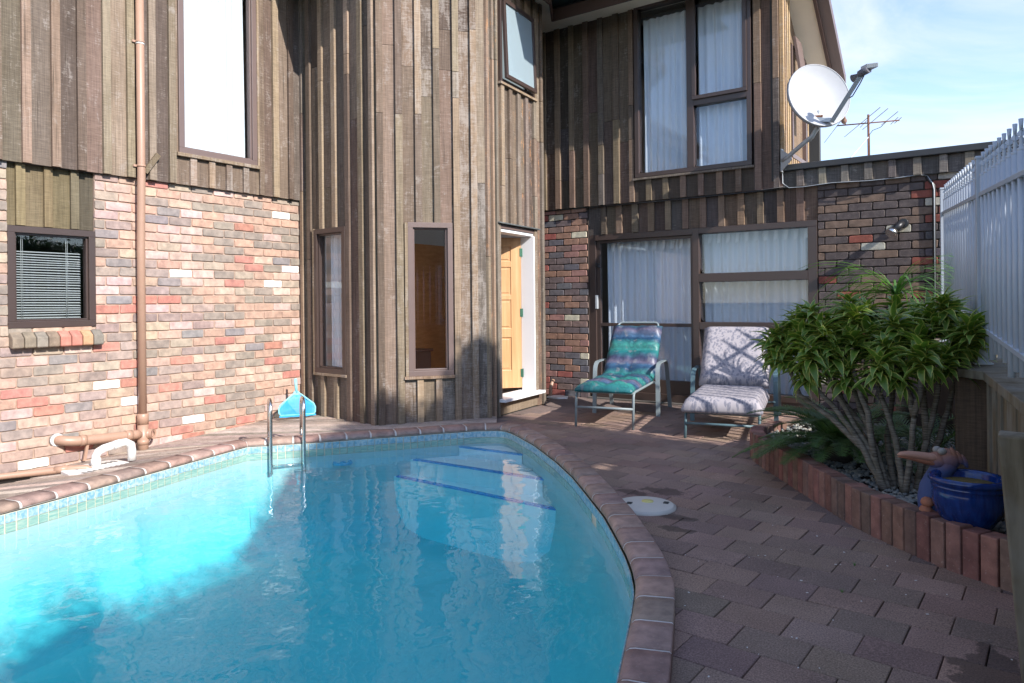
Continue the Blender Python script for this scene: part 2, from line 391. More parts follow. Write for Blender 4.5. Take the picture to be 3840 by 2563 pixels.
# leaf material: green with a paler yellow margin, strengthened to imitate sunlit edges
def m_leaf(name, ca, cb, edge=None, transl=.25):
    k = NM(name); oi = k.n('ShaderNodeObjectInfo'); p = k.pos(False)
    g = k.n('ShaderNodeNewGeometry')
    c = k.mix(k.noise(p, 9, 3), ca, cb)
    c = k.mix(k.math('MULTIPLY', g.outputs['Random Per Island'], .45), c, tuple(x*.55 for x in ca))
    if edge is not None:
        uv = k.n('ShaderNodeUVMap'); sx = k.n('ShaderNodeSeparateXYZ'); k.set(sx.inputs[0], uv.outputs[0])
        e = k.math('ABSOLUTE', k.math('SUBTRACT', sx.outputs[0], .5))
        c = k.mix(k.ramp(e, [(.34, 0), (.47, .8)]), c, edge)
    b = k.n('ShaderNodeBsdfPrincipled'); k.set(b.inputs['Base Color'], c); b.inputs['Roughness'].default_value = .38; b.inputs['Specular IOR Level'].default_value = .5
    t = k.n('ShaderNodeBsdfTranslucent'); k.set(t.inputs['Color'], k.mix(1.0, c, (1.3, 1.5, .6), 'MULTIPLY'))
    mx = k.n('ShaderNodeMixShader'); mx.inputs[0].default_value = transl; k.set(mx.inputs[1], b.outputs[0]); k.set(mx.inputs[2], t.outputs[0])
    k.t.links.new(mx.outputs[0], k.out.inputs['Surface']); return k.m
M['leaf'] = m_leaf('dracaena_leaf', (.06, .155, .022), (.23, .32, .05), (.66, .62, .17))
M['leaf_dry'] = simple('dry_leaf', (.42, .33, .25), .8, 0, .3, 20)
M['cycad'] = m_leaf('cycad_leaf', (.045, .12, .045), (.14, .22, .055))
M['grass'] = m_leaf('strap_leaf', (.09, .22, .05), (.16, .32, .09), None, .4)
M['treeleaf'] = m_leaf('tree_leaf', (.04, .09, .02), (.07, .12, .03))
def m_stem():
    k = NM('ringed_stem'); p = k.pos(False); rg = k.noise(k.scaled(p, (14, 14, 210)), 1, 2, .5); b = k.noise(p, 16, 4, .6)
    c = k.mix(k.ramp(rg, [(.38, 0), (.6, 1)]), (.085, .07, .052), (.22, .19, .15)); c = k.mix(k.ramp(b, [(.35, .6), (.55, 0)]), c, (.10, .085, .055))
    k.bsdf(c, .9, 0, k.bump(rg, .8, .004), .15); return k.m
M['stem'] = m_stem()
M['trunk'] = simple('dark_trunk', (.05, .04, .032), .9, 0, .3, 12, .2, .5)
M['pebble'] = None
def m_pebble():
    k = NM('river_pebble'); g = k.n('ShaderNodeNewGeometry')
    c = k.ramp(g.outputs['Random Per Island'], [(0, (.13, .14, .14)), (.4, (.22, .23, .21)), (.8, (.30, .29, .25)), (1, (.42, .38, .30))])
    k.bsdf(c, .6, 0, None, .4); return k.m
M['pebble'] = m_pebble()
def m_pot():
    k = NM('cobalt_glaze'); p = k.pos(False)
    n1 = k.noise(k.scaled(p, (40, 40, 6)), 1, 4, .6); n2 = k.noise(p, 120, 2)
    c = k.mix(k.ramp(n1, [(.3, 0), (.75, 1)]), (.003, .014, .075), (.006, .042, .20))
    c = k.mix(k.ramp(n2, [(.7, 0), (.76, .35)]), c, (.06, .13, .3))
    k.bsdf(c, .12, 0, None, .6); return k.m
M['pot'] = m_pot()
M['clay'] = simple('terracotta', (.32, .13, .075), .8, 0, .2, 14, .3, .2)
def m_pelican():
    k = NM('washed_terracotta'); p = k.pos(False)
    sx = k.n('ShaderNodeSeparateXYZ'); k.set(sx.inputs[0], p)
    t = k.math('ADD', k.math('MULTIPLY', sx.outputs[2], 1.0), k.math('MULTIPLY', k.math('SUBTRACT', k.noise(p, 9, 3), .5), .10))
    c = k.mix(k.ramp(t, [(.385, 0), (.455, 1)]), (.05, .075, .18), (.26, .125, .085))
    k.bsdf(c, .7, 0, k.bump(k.noise(p, 80, 3), .2, .003), .3); return k.m
M['pelican'] = m_pelican()
M['beak'] = simple('pale_terracotta', (.42, .22, .15), .7, 0, .15, 12, .3)
M['eye'] = simple('grey_white_glaze', (.26, .24, .21), .5, 0, .2, 30)

# ------------------------------------------------------------------ shared data
XL = -6.74; YW = 8.45
P1 = Vector((-6.74, 5.43)); P2 = Vector((-5.42, 5.33)); P3 = Vector((-4.66, 6.24)); P4 = Vector((-4.785, 7.60)); P5 = Vector((-5.45, 8.45))
class FR:     # a vertical wall plane: s along it, z up, o outward
    def __init__(s, p0, p1, flip=False):
        s.p0 = Vector((p0[0], p0[1])); d = Vector((p1[0], p1[1]))-s.p0; s.len = d.length; s.d = d.normalized()
        s.n = Vector((s.d.y, -s.d.x))*(-1 if flip else 1)
    def P(s, a, z, o=0):
        q = s.p0+s.d*a+s.n*o; return Vector((q.x, q.y, z))
def fbox(mb, fr, s0, s1, z0, z1, o0, o1):
    vs = [fr.P(a, z, o) for z in (z0, z1) for a, o in ((s0, o0), (s1, o0), (s1, o1), (s0, o1))]
    c = (vs[1]-vs[0]).cross(vs[3]-vs[0]).z > 0
    fs = [(0, 3, 2, 1), (4, 5, 6, 7), (0, 1, 5, 4), (1, 2, 6, 5), (2, 3, 7, 6), (3, 0, 4, 7)]
    if not c: fs = [tuple(reversed(f)) for f in fs]
    mb.add(vs, fs); return mb
# outward normals: left wall faces +X, tower facets face the pool, back wall faces -Y
F_L = FR((XL, 0), (XL, 10))                     # s = Y, n = (+1, 0)
F_1 = FR(P1, P2); F_2 = FR(P2, P3); F_3 = FR(P3, P4)
F_B = FR((0, YW), (10, YW)); 
for f, want in ((F_L, (1, 0)), (F_1, (0, -1)), (F_2, (1, -1)), (F_3, (1, 0)), (F_B, (0, -1))):
    if f.n.dot(Vector(want)) < 0: f.n = -f.n
F_B.p0 = Vector((0, YW)); F_B.d = Vector((1, 0))   # s = X

def rsub(rect, holes):
    rs = [rect]
    for (hs0, hs1, hz0, hz1) in holes:
        nx = []
        for (s0, s1, z0, z1) in rs:
            if hs1 <= s0 or hs0 >= s1 or hz1 <= z0 or hz0 >= z1: nx.append((s0, s1, z0, z1)); continue
            if s0 < hs0: nx.append((s0, hs0, z0, z1)); 
            if hs1 < s1: nx.append((hs1, s1, z0, z1))
            m0, m1 = max(s0, hs0), min(s1, hs1)
            if z0 < hz0: nx.append((m0, m1, z0, hz0))
            if hz1 < z1: nx.append((m0, m1, hz1, z1))
        rs = nx
    return [r for r in rs if r[1]-r[0] > .006 and r[3]-r[2] > .01]

HOUSE = empty('house', (-6, 7, 0), 'two storey house of weathered board and batten timber over mixed brick, wrapped round the pool', 'house')

WOODC = [(.180, .136, .104), (.130, .100, .080), (.205, .158, .112), (.165, .140, .098), (.205, .152, .112), (.135, .116, .100), (.225, .178, .132), (.175, .126, .098), (.155, .132, .110), (.105, .082, .066)]
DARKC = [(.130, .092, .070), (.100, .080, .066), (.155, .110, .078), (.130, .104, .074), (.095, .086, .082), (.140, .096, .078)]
def jit(c, a=.12): 
    f = 1+random.uniform(-a, a); return tuple(max(.005, x*f*(1+random.uniform(-.04, .04))) for x in c)

def clad(part, fr, s0, s1, z0, z1, battens, holes=(), pal=WOODC, mat='timber', o=0.0, joints=(), bw=.030, mats=None, side=0):
    """board-and-batten: boards between battens, battens standing proud; every piece its own object"""
    cols = []; prev = s0
    for a_, b_ in battens:
        if a_ > prev+.004: cols.append((prev-.01 if prev > s0 else prev, a_+.01, False))
        cols.append((a_, b_, True)); prev = b_
    if prev < s1-.004: cols.append((prev-.01 if prev > s0 else prev, s1, False))
    for a_, b_, bat in cols:
        cuts = [z0, z1]
        if joints and random.random() < .62: cuts.append(random.choice(joints)+random.uniform(-.02, .02))
        if len(joints) > 2 and random.random() < .3: cuts.append(random.choice(joints))
        cuts = sorted(set(round(c, 3) for c in cuts))
        cuts = [c for i, c in enumerate(cuts) if i == 0 or c-cuts[i-1] > .15]
        if cuts[-1] != round(z1, 3): cuts.append(round(z1, 3))
        for za, zb in zip(cuts[:-1], cuts[1:]):
            for (q0, q1, w0, w1) in rsub((a_, b_, za+.002, zb-.002), holes):
                mb = MB(); d = random.uniform(-.0015, .0015)
                if bat: fbox(mb, fr, q0+random.uniform(-.002, .002), q1+random.uniform(-.002, .002), w0, w1, o-.002, o+bw+d)
                else: fbox(mb, fr, q0, q1, w0, w1, o-.018, o+d*.8-.0015)
                mm = mat if mats is None else random.choice(mats)
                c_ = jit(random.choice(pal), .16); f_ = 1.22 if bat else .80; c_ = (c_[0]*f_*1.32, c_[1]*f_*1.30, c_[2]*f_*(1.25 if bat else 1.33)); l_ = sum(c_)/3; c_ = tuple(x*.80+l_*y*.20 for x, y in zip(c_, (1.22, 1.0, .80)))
                mb.build('batten' if bat else 'board', M[mm], part, c_, bevel=.002 if bat else 0)

# ------------------------------------------------------------------ ground and pool
OUT = [(-5.16, 1.2), (-5.20, 1.55), (-5.255, 1.867), (-5.357, 2.293), (-5.464, 2.716), (-5.573, 3.135), (-5.672, 3.53), (-5.755, 3.86), (-5.735, 3.974), (-5.581, 4.154), (-5.322, 4.49),
       (-5.12, 4.79), (-4.893, 5.086), (-4.675, 5.399), (-4.449, 5.704), (-4.306, 5.825), (-4.187, 5.892), (-4.059, 5.905), (-3.93, 5.86), (-3.751, 5.741), (-3.345, 5.43), (-2.833, 4.965), (-2.465, 4.595),
       (-2.173, 4.262), (-1.833, 3.868), (-1.679, 3.665), (-1.539, 3.477), (-1.417, 3.31), (-1.301, 3.131), (-1.189, 2.931), (-1.106, 2.726), (-1.031, 2.525), (-.956, 2.318), (-.894, 2.15),
       (-.85, 1.9), (-.86, 1.6), (-.97, 1.25), (-1.25, .85), (-1.75, .5), (-2.5, .25), (-3.4, .2), (-4.3, .4), (-4.9, .75)]
def resample(poly, step):
    pts = [Vector(p) for p in poly]; n = len(pts); res = []; L = [0]
    for i in range(n): L.append(L[-1]+(pts[(i+1) % n]-pts[i]).length)
    tot = L[-1]; k = int(tot/step); j = 0
    for i in range(k):
        d = tot*i/k
        while L[j+1] < d: j += 1
        t = (d-L[j])/(L[j+1]-L[j]); res.append(pts[j].lerp(pts[(j+1) % n], t))
    return res, tot
def smooth_closed(pts, it=2):
    for _ in range(it): pts = [(pts[i-1]+pts[i]*2+pts[(i+1) % len(pts)])/4 for i in range(len(pts))]
    return pts
fine, PER = resample(OUT, .04)
fine = smooth_closed(fine, 2)
def offset_curve(pts, d):
    n = len(pts); res = []
    for i in range(n):
        t = (pts[(i+2) % n]-pts[i-2]).normalized(); res.append(pts[i]+Vector((t.y, -t.x))*d)
    return res
# the curve runs clockwise seen from above, so inward is to its right = (t.y,-t.x)
inner = offset_curve(fine, .165)
wallc = offset_curve(fine, .172)
def s_at(pts, u):
    n = len(pts); i = int(u) % n; return pts[i].lerp(pts[(i+1) % n], u-int(u))

g = MB(); g.box(-600, 600, -600, 600, -1.4, -1.3); g.build('ground', M['ground']); bpy.data.objects['ground']['kind'] = 'structure'

# patio: dark joint bed with a hole for the pool, pavers lying on it
hole = offset_curve(fine, .06)
rect = [(-9, -3), (1.6, -3), (1.6, 8.6), (-9, 8.6)]
tri = tessellate_polygon([[Vector((*p, 0)) for p in rect], [Vector((p.x, p.y, 0)) for p in hole]])
allv = [Vector((*p, -.056)) for p in rect]+[Vector((p.x, p.y, -.056)) for p in hole]
mb = MB(); mb.v = [tuple(v) for v in allv]
for t in tri:
    a_, b_, c_ = [allv[i] for i in t]
    mb.f.append(list(t) if (b_-a_).cross(c_-a_).z > 0 else list(reversed(t))); mb.sm.append(False)
PATIO = mb.build('patio', M['joint']); tag(PATIO, kind='structure')
# deck region is lower along the left wall, so keep the joint bed under it low
for v in PATIO.data.vertices:
    if v.co.x < -5: v.co.z = -.30 if v.co.x < -8 else v.co.z

bed_outer = [(-1.70, 6.55), (-1.76, 6.3), (-1.775, 6.1), (-1.745, 5.93), (-1.666, 5.768), (-1.53, 5.55), (-1.397, 5.37), (-1.258, 5.171), (-1.125, 4.981), (-.983, 4.775), (-.85, 4.585), (-.72, 4.41), (-.6, 4.28), (-.453, 4.135), (-.36, 4.045), (-.28, 3.98), (-.19, 3.915), (-.1, 3.86), (.02, 3.79), (.2, 3.7)]
def nearest(pts, p):
    b = min(range(len(pts)), key=lambda i: (pts[i]-p).length_squared); return b
PAVC = [(.300, .208, .166), (.270, .190, .156), (.325, .224, .176), (.285, .199, .161), (.246, .175, .147), (.306, .213, .171), (.282, .199, .160)]
th = -0.055; ux = Vector((cos(th), sin(th))); uy = Vector((-sin(th), cos(th)))
pw, ph = .262, .196
cand = []
org = Vector((-.985, 3.045))
for j in range(-14, 32):
    sh = (j % 2)*.5*pw+random.uniform(-.006, .006)
    for i in range(-22, 12):
        c = org+ux*((i+.5)*pw+sh)+uy*((j-.5)*ph)
        if c.x < -5.2 or c.x > .95 or c.y > 8.55 or c.y < -1.2: continue
        g2 = .0012+random.uniform(0, .0012)
        poly = [c+ux*(a_*(pw/2-g2))+uy*(b_*(ph/2-g2)) for a_, b_ in ((-1, -1), (1, -1), (1, 1), (-1, 1))]
        poly = [(p.x, p.y) for p in poly]
        k = nearest(fine, c); dist = (fine[k]-c).length; ins = inside((c.x, c.y), [(p.x, p.y) for p in fine])
        if ins and dist > .2: continue
        if dist < .25:
            t = (fine[(k+1) % len(fine)]-fine[k-1]).normalized(); nn = Vector((t.y, -t.x)); q = fine[k]+nn*.012
            poly = clip(poly, nn.x, nn.y, nn.dot(q))
        # deck side: keep to the right of the line from the tower corner to the pool tip
        l0, l1 = Vector((-4.62, 6.30)), Vector((-4.28, 5.86)); t = (l1-l0).normalized(); nn = Vector((t.y, -t.x))
        if nn.dot(Vector((-5.5, 5.5))-l0) < 0: nn = -nn
        if c.y < 7.0 and c.x < -3.6: poly = clip(poly, nn.x, nn.y, nn.dot(l0))
        if len(poly) < 3 or area(poly) < .002: continue
        if c.x < -5: continue
        pr = proj((c.x, c.y, -.04)); 
        vis = 0
        if pr and -100 < pr[0] < 3940 and -100 < pr[1] < 2700: vis = 1/pr[2]**3*area(poly)
        if inside((c.x, c.y), bed_outer+[(1, 4), (1, 7)]) : vis *= .01
        cand.append((vis, poly, c))
cand.sort(key=lambda t: -t[0])
restm = MB()
for n_, (vis, poly, c) in enumerate(cand):
    dz = random.uniform(-.0018, .0018)
    if n_ < 300 and vis > 0:
        ta, tb = random.uniform(-.012, .012), random.uniform(-.012, .012); cx_, cy_ = c.x, c.y
        mb = MB(); mb.prism(poly, -.060, -.04+dz, lambda x, y: (x-cx_)*ta+(y-cy_)*tb)
        col = jit(random.choice(PAVC), .08)
        if (c-Vector((-1.05, 2.93))).length < .14: col = (.235, .18, .135)
        mb.build('paver', M['paver'], PATIO, col, bevel=.0045)
    else: restm.prism(poly, -.058, -.04+dz)
o = restm.build('paver', M['paver'], PATIO, (.19, .145, .13)); o['kind'] = 'stuff'

# pool
POOL = empty('swimming_pool', (-3.4, 3, -.9), 'free form swimming pool with brick coping, aqua waterline tiles and bright blue water', 'swimming pool')
# shell
FLOOR = -.90
def in_poly(off, z): return [Vector((p.x, p.y, z)) for p in offset_curve(fine, off)]
rings = [in_poly(.1725, -.1445), in_poly(.174, -.25), in_poly(.185, -.5), in_poly(.22, -.72), in_poly(.32, -.85), in_poly(.5, FLOOR)]
n = len(fine); mb = MB(); vs = [v for r in rings for v in r]
mb.add(vs, [((i+1)*n+k, (i+1)*n+(k+1) % n, i*n+(k+1) % n, i*n+k) for i in range(len(rings)-1) for k in range(n)], True)
fl = rings[-1]; tri = tessellate_polygon([fl]); b = len(mb.v); mb.v += [tuple(v) for v in fl]
for t in tri: mb.f.append([b+i for i in t]); mb.sm.append(True)
mb.build('basin', M['shell'], POOL)
# water body (closed, meets the shell a few mm inside the plaster)
mb = MB(); WZ = -.14
wr = [in_poly(.12, WZ), in_poly(.10, -.5), in_poly(.10, FLOOR-.12)]
mb.add([v for r in wr for v in r], [((i+1)*n+k, (i+1)*n+(k+1) % n, i*n+(k+1) % n, i*n+k) for i in range(2) for k in range(n)])
for ring, up in ((wr[0], True), (wr[2], False)):
    b = len(mb.v); mb.v += [tuple(v) for v in ring]
    for t in tessellate_polygon([ring]):
        a_, b_, c_ = [ring[i] for i in t]; w = (b_-a_).cross(c_-a_).z > 0
        f = list(t) if w == up else list(reversed(t)); mb.f.append([b+i for i in f]); mb.sm.append(False)
me = mb.mesh('water')
bm = bmesh.new(); bm.from_mesh(me); bmesh.ops.remove_doubles(bm, verts=bm.verts, dist=1e-5); bmesh.ops.recalc_face_normals(bm, faces=bm.faces); bm.to_mesh(me); bm.free()
me.materials.append(M['water']); o = bpy.data.objects.new('water', me); COL.objects.link(o); tag(o, kind='structure')
# steps at the tip
ring0 = [(p.x, p.y) for p in offset_curve(fine, .18)]
steps = [((-4.55, 5.44), (-3.62, 5.47), -.165), ((-4.80, 5.02), (-3.10, 5.06), -.245), ((-4.74, 4.88), (-2.90, 4.83), -.39)]
steps[1] = ((-4.80, 5.05), (-3.12, 5.07), -.245)
steps[2] = ((-4.90, 4.93), (-2.86, 4.80), -.39)
for si, ((x0, y0), (x1, y1), z) in enumerate(steps):
    d = Vector((x1-x0, y1-y0)).normalized(); nn = Vector((-d.y, d.x))
    poly = clip(ring0, -nn.x, -nn.y, -nn.dot(Vector((x0, y0))))
    poly = [p for p in poly if p[1] > 4.2]
    zb = FLOOR-.01 if si == 2 else steps[si+1][2]-.01
    ms = MB(); vt = [Vector((x, y, z)) for x, y in poly]; vb = [Vector((x, y, FLOOR-.01)) for x, y in poly]; k = len(poly)
    ms.add(vt+vb, [(i, (i+1) % k, k+(i+1) % k, k+i) for i in range(k)])
    b = len(ms.v); ms.v += [tuple(v) for v in vt]
    for t in tessellate_polygon([vt]):
        A_, B_, C_ = [vt[i] for i in t]; ms.f.append([b+i for i in (t if (B_-A_).cross(C_-A_).z > 0 else reversed(t))]); ms.sm.append(False)
    st = ms.build('step', M['step'], POOL)
    # blue nosing tiles
    # clip the nosing to inside the pool
    L_ = Vector((x1-x0, y1-y0)).length; nt_ = int(L_/.066)
    for i in range(nt_):
        c = Vector((x0, y0))+d*((i+.5)*L_/nt_)
        if not inside((c.x, c.y), ring0): continue
        q = MB(); q.obox((c.x+nn.x*.022, c.y+nn.y*.022, z+.002), (d.x, d.y, 0), (nn.x, nn.y, 0), (0, 0, 1), L_/nt_/2-.0025, .026, .005); q.build('tile', M['tile_c'], st)
# coping bricks and grout
COPC = [(.37, .245, .195), (.34, .225, .18), (.40, .27, .215), (.36, .25, .205)]
cop = empty('coping', (0, 0, 0)); cop.parent = POOL; cop.location = -POOL.location
inn = offset_curve(fine, .165)
prof = [(0.0, -.075), (0.0, .024), (.006, .030), (.125, .030), (.146, .026), (.159, .015), (.165, .001), (.163, -.014), (.150, -.020), (.02, -.020)]
nb = int(PER/.232); gap = .16
for i in range(nb):
    u0 = len(fine)*i/nb; u1 = len(fine)*(i+1)/nb; span = u1-u0
    us = [u0+span*(.036+(1-.072)*t/4) for t in range(5)]
    ms = MB(); K = len(prof); vs = []
    dz = random.uniform(-.0015, .0015)
    for u in us:
        p = s_at(fine, u); q = s_at(inn, u); dr = (q-p).normalized()
        vs += [Vector((p.x+dr.x*o_, p.y+dr.y*o_, z_+dz)) for o_, z_ in prof]
    fs = [(a_*K+k, a_*K+(k+1) % K, (a_+1)*K+(k+1) % K, (a_+1)*K+k) for a_ in range(4) for k in range(K)]
    ms.add(vs, fs, True); ms.f.append([k for k in range(K)][::-1]); ms.sm.append(False); ms.f.append([4*K+k for k in range(K)]); ms.sm.append(False)
    me = ms.mesh('brick'); bm = bmesh.new(); bm.from_mesh(me); bmesh.ops.recalc_face_normals(bm, faces=bm.faces); bm.to_mesh(me); bm.free()
    me.materials.append(M['coping']); o = link('brick', me, cop, jit(random.choice(COPC), .12))
ms = MB(); K = len(prof); vs = []
for i in range(n):
    dr = (inn[i]-fine[i]).normalized(); vs += [Vector((fine[i].x+dr.x*(o_*.985+.001), fine[i].y+dr.y*(o_*.985+.001), z_-.0035)) for o_, z_ in prof]
ms.add(vs, [(i*K+k, i*K+(k+1) % K, ((i+1) % n)*K+(k+1) % K, ((i+1) % n)*K+k) for i in range(n) for k in range(K)], True)
me = ms.mesh('grout'); bm = bmesh.new(); bm.from_mesh(me); bmesh.ops.recalc_face_normals(bm, faces=bm.faces); bm.to_mesh(me); bm.free(); me.materials.append(M['grout']); link('grout', me, cop)
# waterline tiles: two rows on a grout band
band = MB(); r0 = in_poly(.1715, -.021); r1 = in_poly(.1715, -.150)
band.add(r0+r1, [(n+k, n+(k+1) % n, (k+1) % n, k) for k in range(n)], True)
wl = empty('waterline', (0, 0, 0)); wl.parent = POOL; wl.location = -POOL.location
band.build('grout', M['tilegrout'], wl)
tn = int(PER/.0665); tl = []
tc_ = offset_curve(fine, .1740)
for i in range(tn):
    u = len(fine)*(i+.5)/tn; p = s_at(tc_, u); q = s_at(tc_, u+.6); t = (q-p).normalized()
    pr = proj((p.x, p.y, -.08))
    nn = Vector((t.y, -t.x)); facing = nn.dot(Vector((-p.x, -p.y)))
    vis = pr is not None and -20 < pr[0] < 3860 and pr[1] < 2600 and facing > 0
    for row in range(2):
        tl.append((0 if not vis else 1/pr[2]+(.5 if facing > 0 else 0)+(.2 if row == 0 else 0), p, t, row))
tl.sort(key=lambda x: -x[0])
tmesh = {}
for row in range(2):
    q = MB(); q.obox((0, 0, 0), (1, 0, 0), (0, 1, 0), (0, 0, 1), .0298, .0025, .0278); tmesh[row] = q.mesh('tile'); tmesh[row].materials.append(M['tile_a' if row == 0 else 'tile_b'])
rest = [MB(), MB()]
for k, (vis, p, t, row) in enumerate(tl):
    miss = (p-Vector((-2.10, 3.98))).length < .075 and row == 1
    if miss: continue
    z = -.052 if row == 0 else -.112
    if k < 300:
        o = link('tile', tmesh[row], wl); o.location = o.location+Vector((p.x, p.y, z)); o.rotation_euler = (random.uniform(-.01, .01), 0, atan2(t.y, t.x)+random.uniform(-.01, .01))
    else: rest[row].obox((p.x, p.y, z), (t.x, t.y, 0), (-t.y, t.x, 0), (0, 0, 1), .0305, .003, .0275)
for row in range(2):
    for z3 in ():
        for (vis, p, t, rw) in tl:
            if rw == 1: rest[1].obox((p.x, p.y, z3), (t.x, t.y, 0), (-t.y, t.x, 0), (0, 0, 1), .0305, .003, .0275)
    o = rest[row].build('tile', M['tile_a' if row == 0 else 'tile_b'], wl); o['kind'] = 'stuff'

# round return fitting on the far wall under water
q = MB(); q.lathe([(.060, 0), (.062, .012), (.085, .014), (.09, .0), (.09, -.01)], (-5.06, 4.53, -.22), 28); q.obox((-5.06, 4.53, -.218), (1, 0, 0), (0, 1, 0), (0, 0, 1), .02, .02, .01); q.build('return_fitting', simple('blue_fitting', (.03, .32, .52), .4), POOL)
q = MB(); q.lathe([(0, 0), (.035, 0), (.04, .006), (.03, .012), (0, .012)], (-3.5, 5.28, -.243), 20); q.build('step_jet', M['white'], POOL)

# ------------------------------------------------------------------ timber deck
DECK = empty('timber_deck', (-6, 4, 0)); tag(DECK, kind='structure')
deck_poly = [(-6.86, 0.2), (-6.86, 5.6), (-5.6, 5.6), (-4.9, 6.4), (-4.60, 6.33), (-4.30, 5.90)]
run = [p for p in fine]
i0 = nearest(fine, Vector((-4.33, 5.83))); i1 = nearest(fine, Vector((-5.16, 1.25)))
seg = []; i = i0
offs = offset_curve(fine, -.003)
while i != i1: seg.append((offs[i].x, offs[i].y)); i = (i-1) % n
deck_poly += seg[::3]+[(-5.1, .2)]
def deck_z(x, y):
    k = nearest(fine, Vector((x, y))); d = min(1, (fine[k]-Vector((x, y))).length/1.15)
    return -.004-.165*max(0, min(1, (5.2-y)/2.8))*d
dd = Vector((.83, .557)).normalized(); dn = Vector((-dd.y, dd.x)); bwid = .112
tmin = min(dn.dot(Vector(p)) for p in deck_poly); tmax = max(dn.dot(Vector(p)) for p in deck_poly)
k = 0; t = tmin
while t < tmax:
    poly = clip(clip(deck_poly, dn.x, dn.y, t+bwid-.015), -dn.x, -dn.y, -t)
    if len(poly) >= 3 and area(poly) > .004:
        mb = MB(); mb.prism(poly, -.035, random.uniform(-.001, .001), deck_z)
        mb.build('board', M['deck'], DECK, jit(random.choice([(.40, .325, .28), (.50, .42, .36), (.29, .235, .20), (.58, .49, .42), (.34, .28, .245)])))
    t += bwid
q = MB(); q.prism([(-7, 0), (-7, 5.5), (-5.8, 5.5), (-5.85, 3.9), (-5.3, 1.5), (-5.2, 0)], -.34, -.30); q.build('joist_shadow_ground', M['soil'], DECK)

# ------------------------------------------------------------------ brick walls
def brick_mesh(depth):
    w, h = .23, .076; pts = []
    c = .009
    base = [(-w/2+c, -h/2), (-w/6, -h/2), (w/6, -h/2), (w/2-c, -h/2), (w/2, -h/2+c), (w/2, h/2-c), (w/2-c, h/2), (w/6, h/2), (-w/6, h/2), (-w/2+c, h/2), (-w/2, h/2-c), (-w/2, -h/2+c)]
    base = [(x+random.uniform(-.0032, .0032), z+random.uniform(-.0028, .0028)) for x, z in base]; k = len(base)
    vs = [(x, 0, z) for x, z in base]+[(x, -depth+.004, z) for x, z in base]+[(x*.965, -depth, z*.90) for x, z in base]
    fs = [(i, (i+1) % k, k+(i+1) % k, k+i) for i in range(k)]+[(k+i, k+(i+1) % k, 2*k+(i+1) % k, 2*k+i) for i in range(k)]+[tuple(range(2*k, 3*k))]
    me = bpy.data.meshes.new('brick'); me.from_pydata(vs, [], fs); me.materials.append(M['brick']); me.update(); return me
BM = [brick_mesh(.03) for _ in range(10)]
BR_L = [((.345, .262, .225), 24), ((.29, .232, .200), 18), ((.475, .34, .262), 16), ((.485, .31, .235), 12), ((.52, .37, .325), 12), ((.45, .205, .16), 8), ((.265, .235, .222), 5), ((.80, .77, .71), 3.2), ((.40, .32, .245), 7)]  # left wall bricks: strong sun put into paler tones
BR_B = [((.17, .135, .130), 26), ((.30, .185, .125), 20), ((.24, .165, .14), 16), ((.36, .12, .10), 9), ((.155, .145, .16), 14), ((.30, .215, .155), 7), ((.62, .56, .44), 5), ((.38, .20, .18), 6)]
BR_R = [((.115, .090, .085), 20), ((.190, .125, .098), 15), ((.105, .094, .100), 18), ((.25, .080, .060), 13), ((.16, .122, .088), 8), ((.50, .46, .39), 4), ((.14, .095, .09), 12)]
def pick(pal):
    t = random.uniform(0, sum(w for _, w in pal))
    for c, w in pal:
        t -= w
        if t <= 0: return jit(c, .10)
    return pal[0][0]
BR = []   # every brick to lay: (size in the picture, part, frame, s, z, width, colour, depth offset)
def lay(part, fr, s0, s1, z0, z1, holes, pal, proud=.008, zbase=None, phase=0.0, end_headers=False):
    ch = .086; zb = z0 if zbase is None else zbase
    r0 = int(math.floor((z0-zb)/ch)); r1 = int(math.ceil((z1-zb)/ch))
    for r in range(r0, r1+1):
        za = zb+r*ch; s = s0-.24+(.12 if r % 2 else 0)+phase
        while s < s1:
            for (a_, b_, c_, d_) in rsub((max(s, s0)+.005, min(s+.24, s1)-.005, max(za+.005, z0), min(za+ch-.005, z1)), holes):
                if b_-a_ < .025 or d_-c_ < .02: continue
                p = fr.P((a_+b_)/2, (c_+d_)/2, 0); pr = proj(p)
                vis = 0
                if pr and -60 < pr[0] < 3900 and -60 < pr[1] < 2620: vis = (b_-a_)*(d_-c_)/pr[2]**2
                BR.append((vis, part, fr, (a_+b_)/2, (c_+d_)/2, (b_-a_)/.23, (d_-c_)/.076, pick(pal), proud+random.uniform(-.002, .002)))
            s += .24
def wall_slab(name, fr, s0, s1, z0, z1, holes, mat, o=-.005, th=.10):
    mb = MB()
    for r in rsub((s0, s1, z0, z1), holes): fbox(mb, fr, *r, o-th, o)
    return mb.build(name, mat, HOUSE)
SW = (2.462, 3.150, 1.072, 1.925)       # small blind window
hL = [(SW[0], SW[1], SW[2]-.0, 2.6)]
wl_ = wall_slab('brick_wall', F_L, -1.0, 5.44, -.35, 2.46, hL, M['mortar'])
lay(wl_, F_L, 1.2, 5.435, -.32, 2.46, hL, BR_L, .007, zbase=.231-.086*7+.002)
# pillar and right-hand wall
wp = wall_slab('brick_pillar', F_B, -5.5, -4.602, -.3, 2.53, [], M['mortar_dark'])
lay(wp, F_B, -5.46, -4.602, -.06, 2.53, [], BR_B, .008, zbase=-.045)
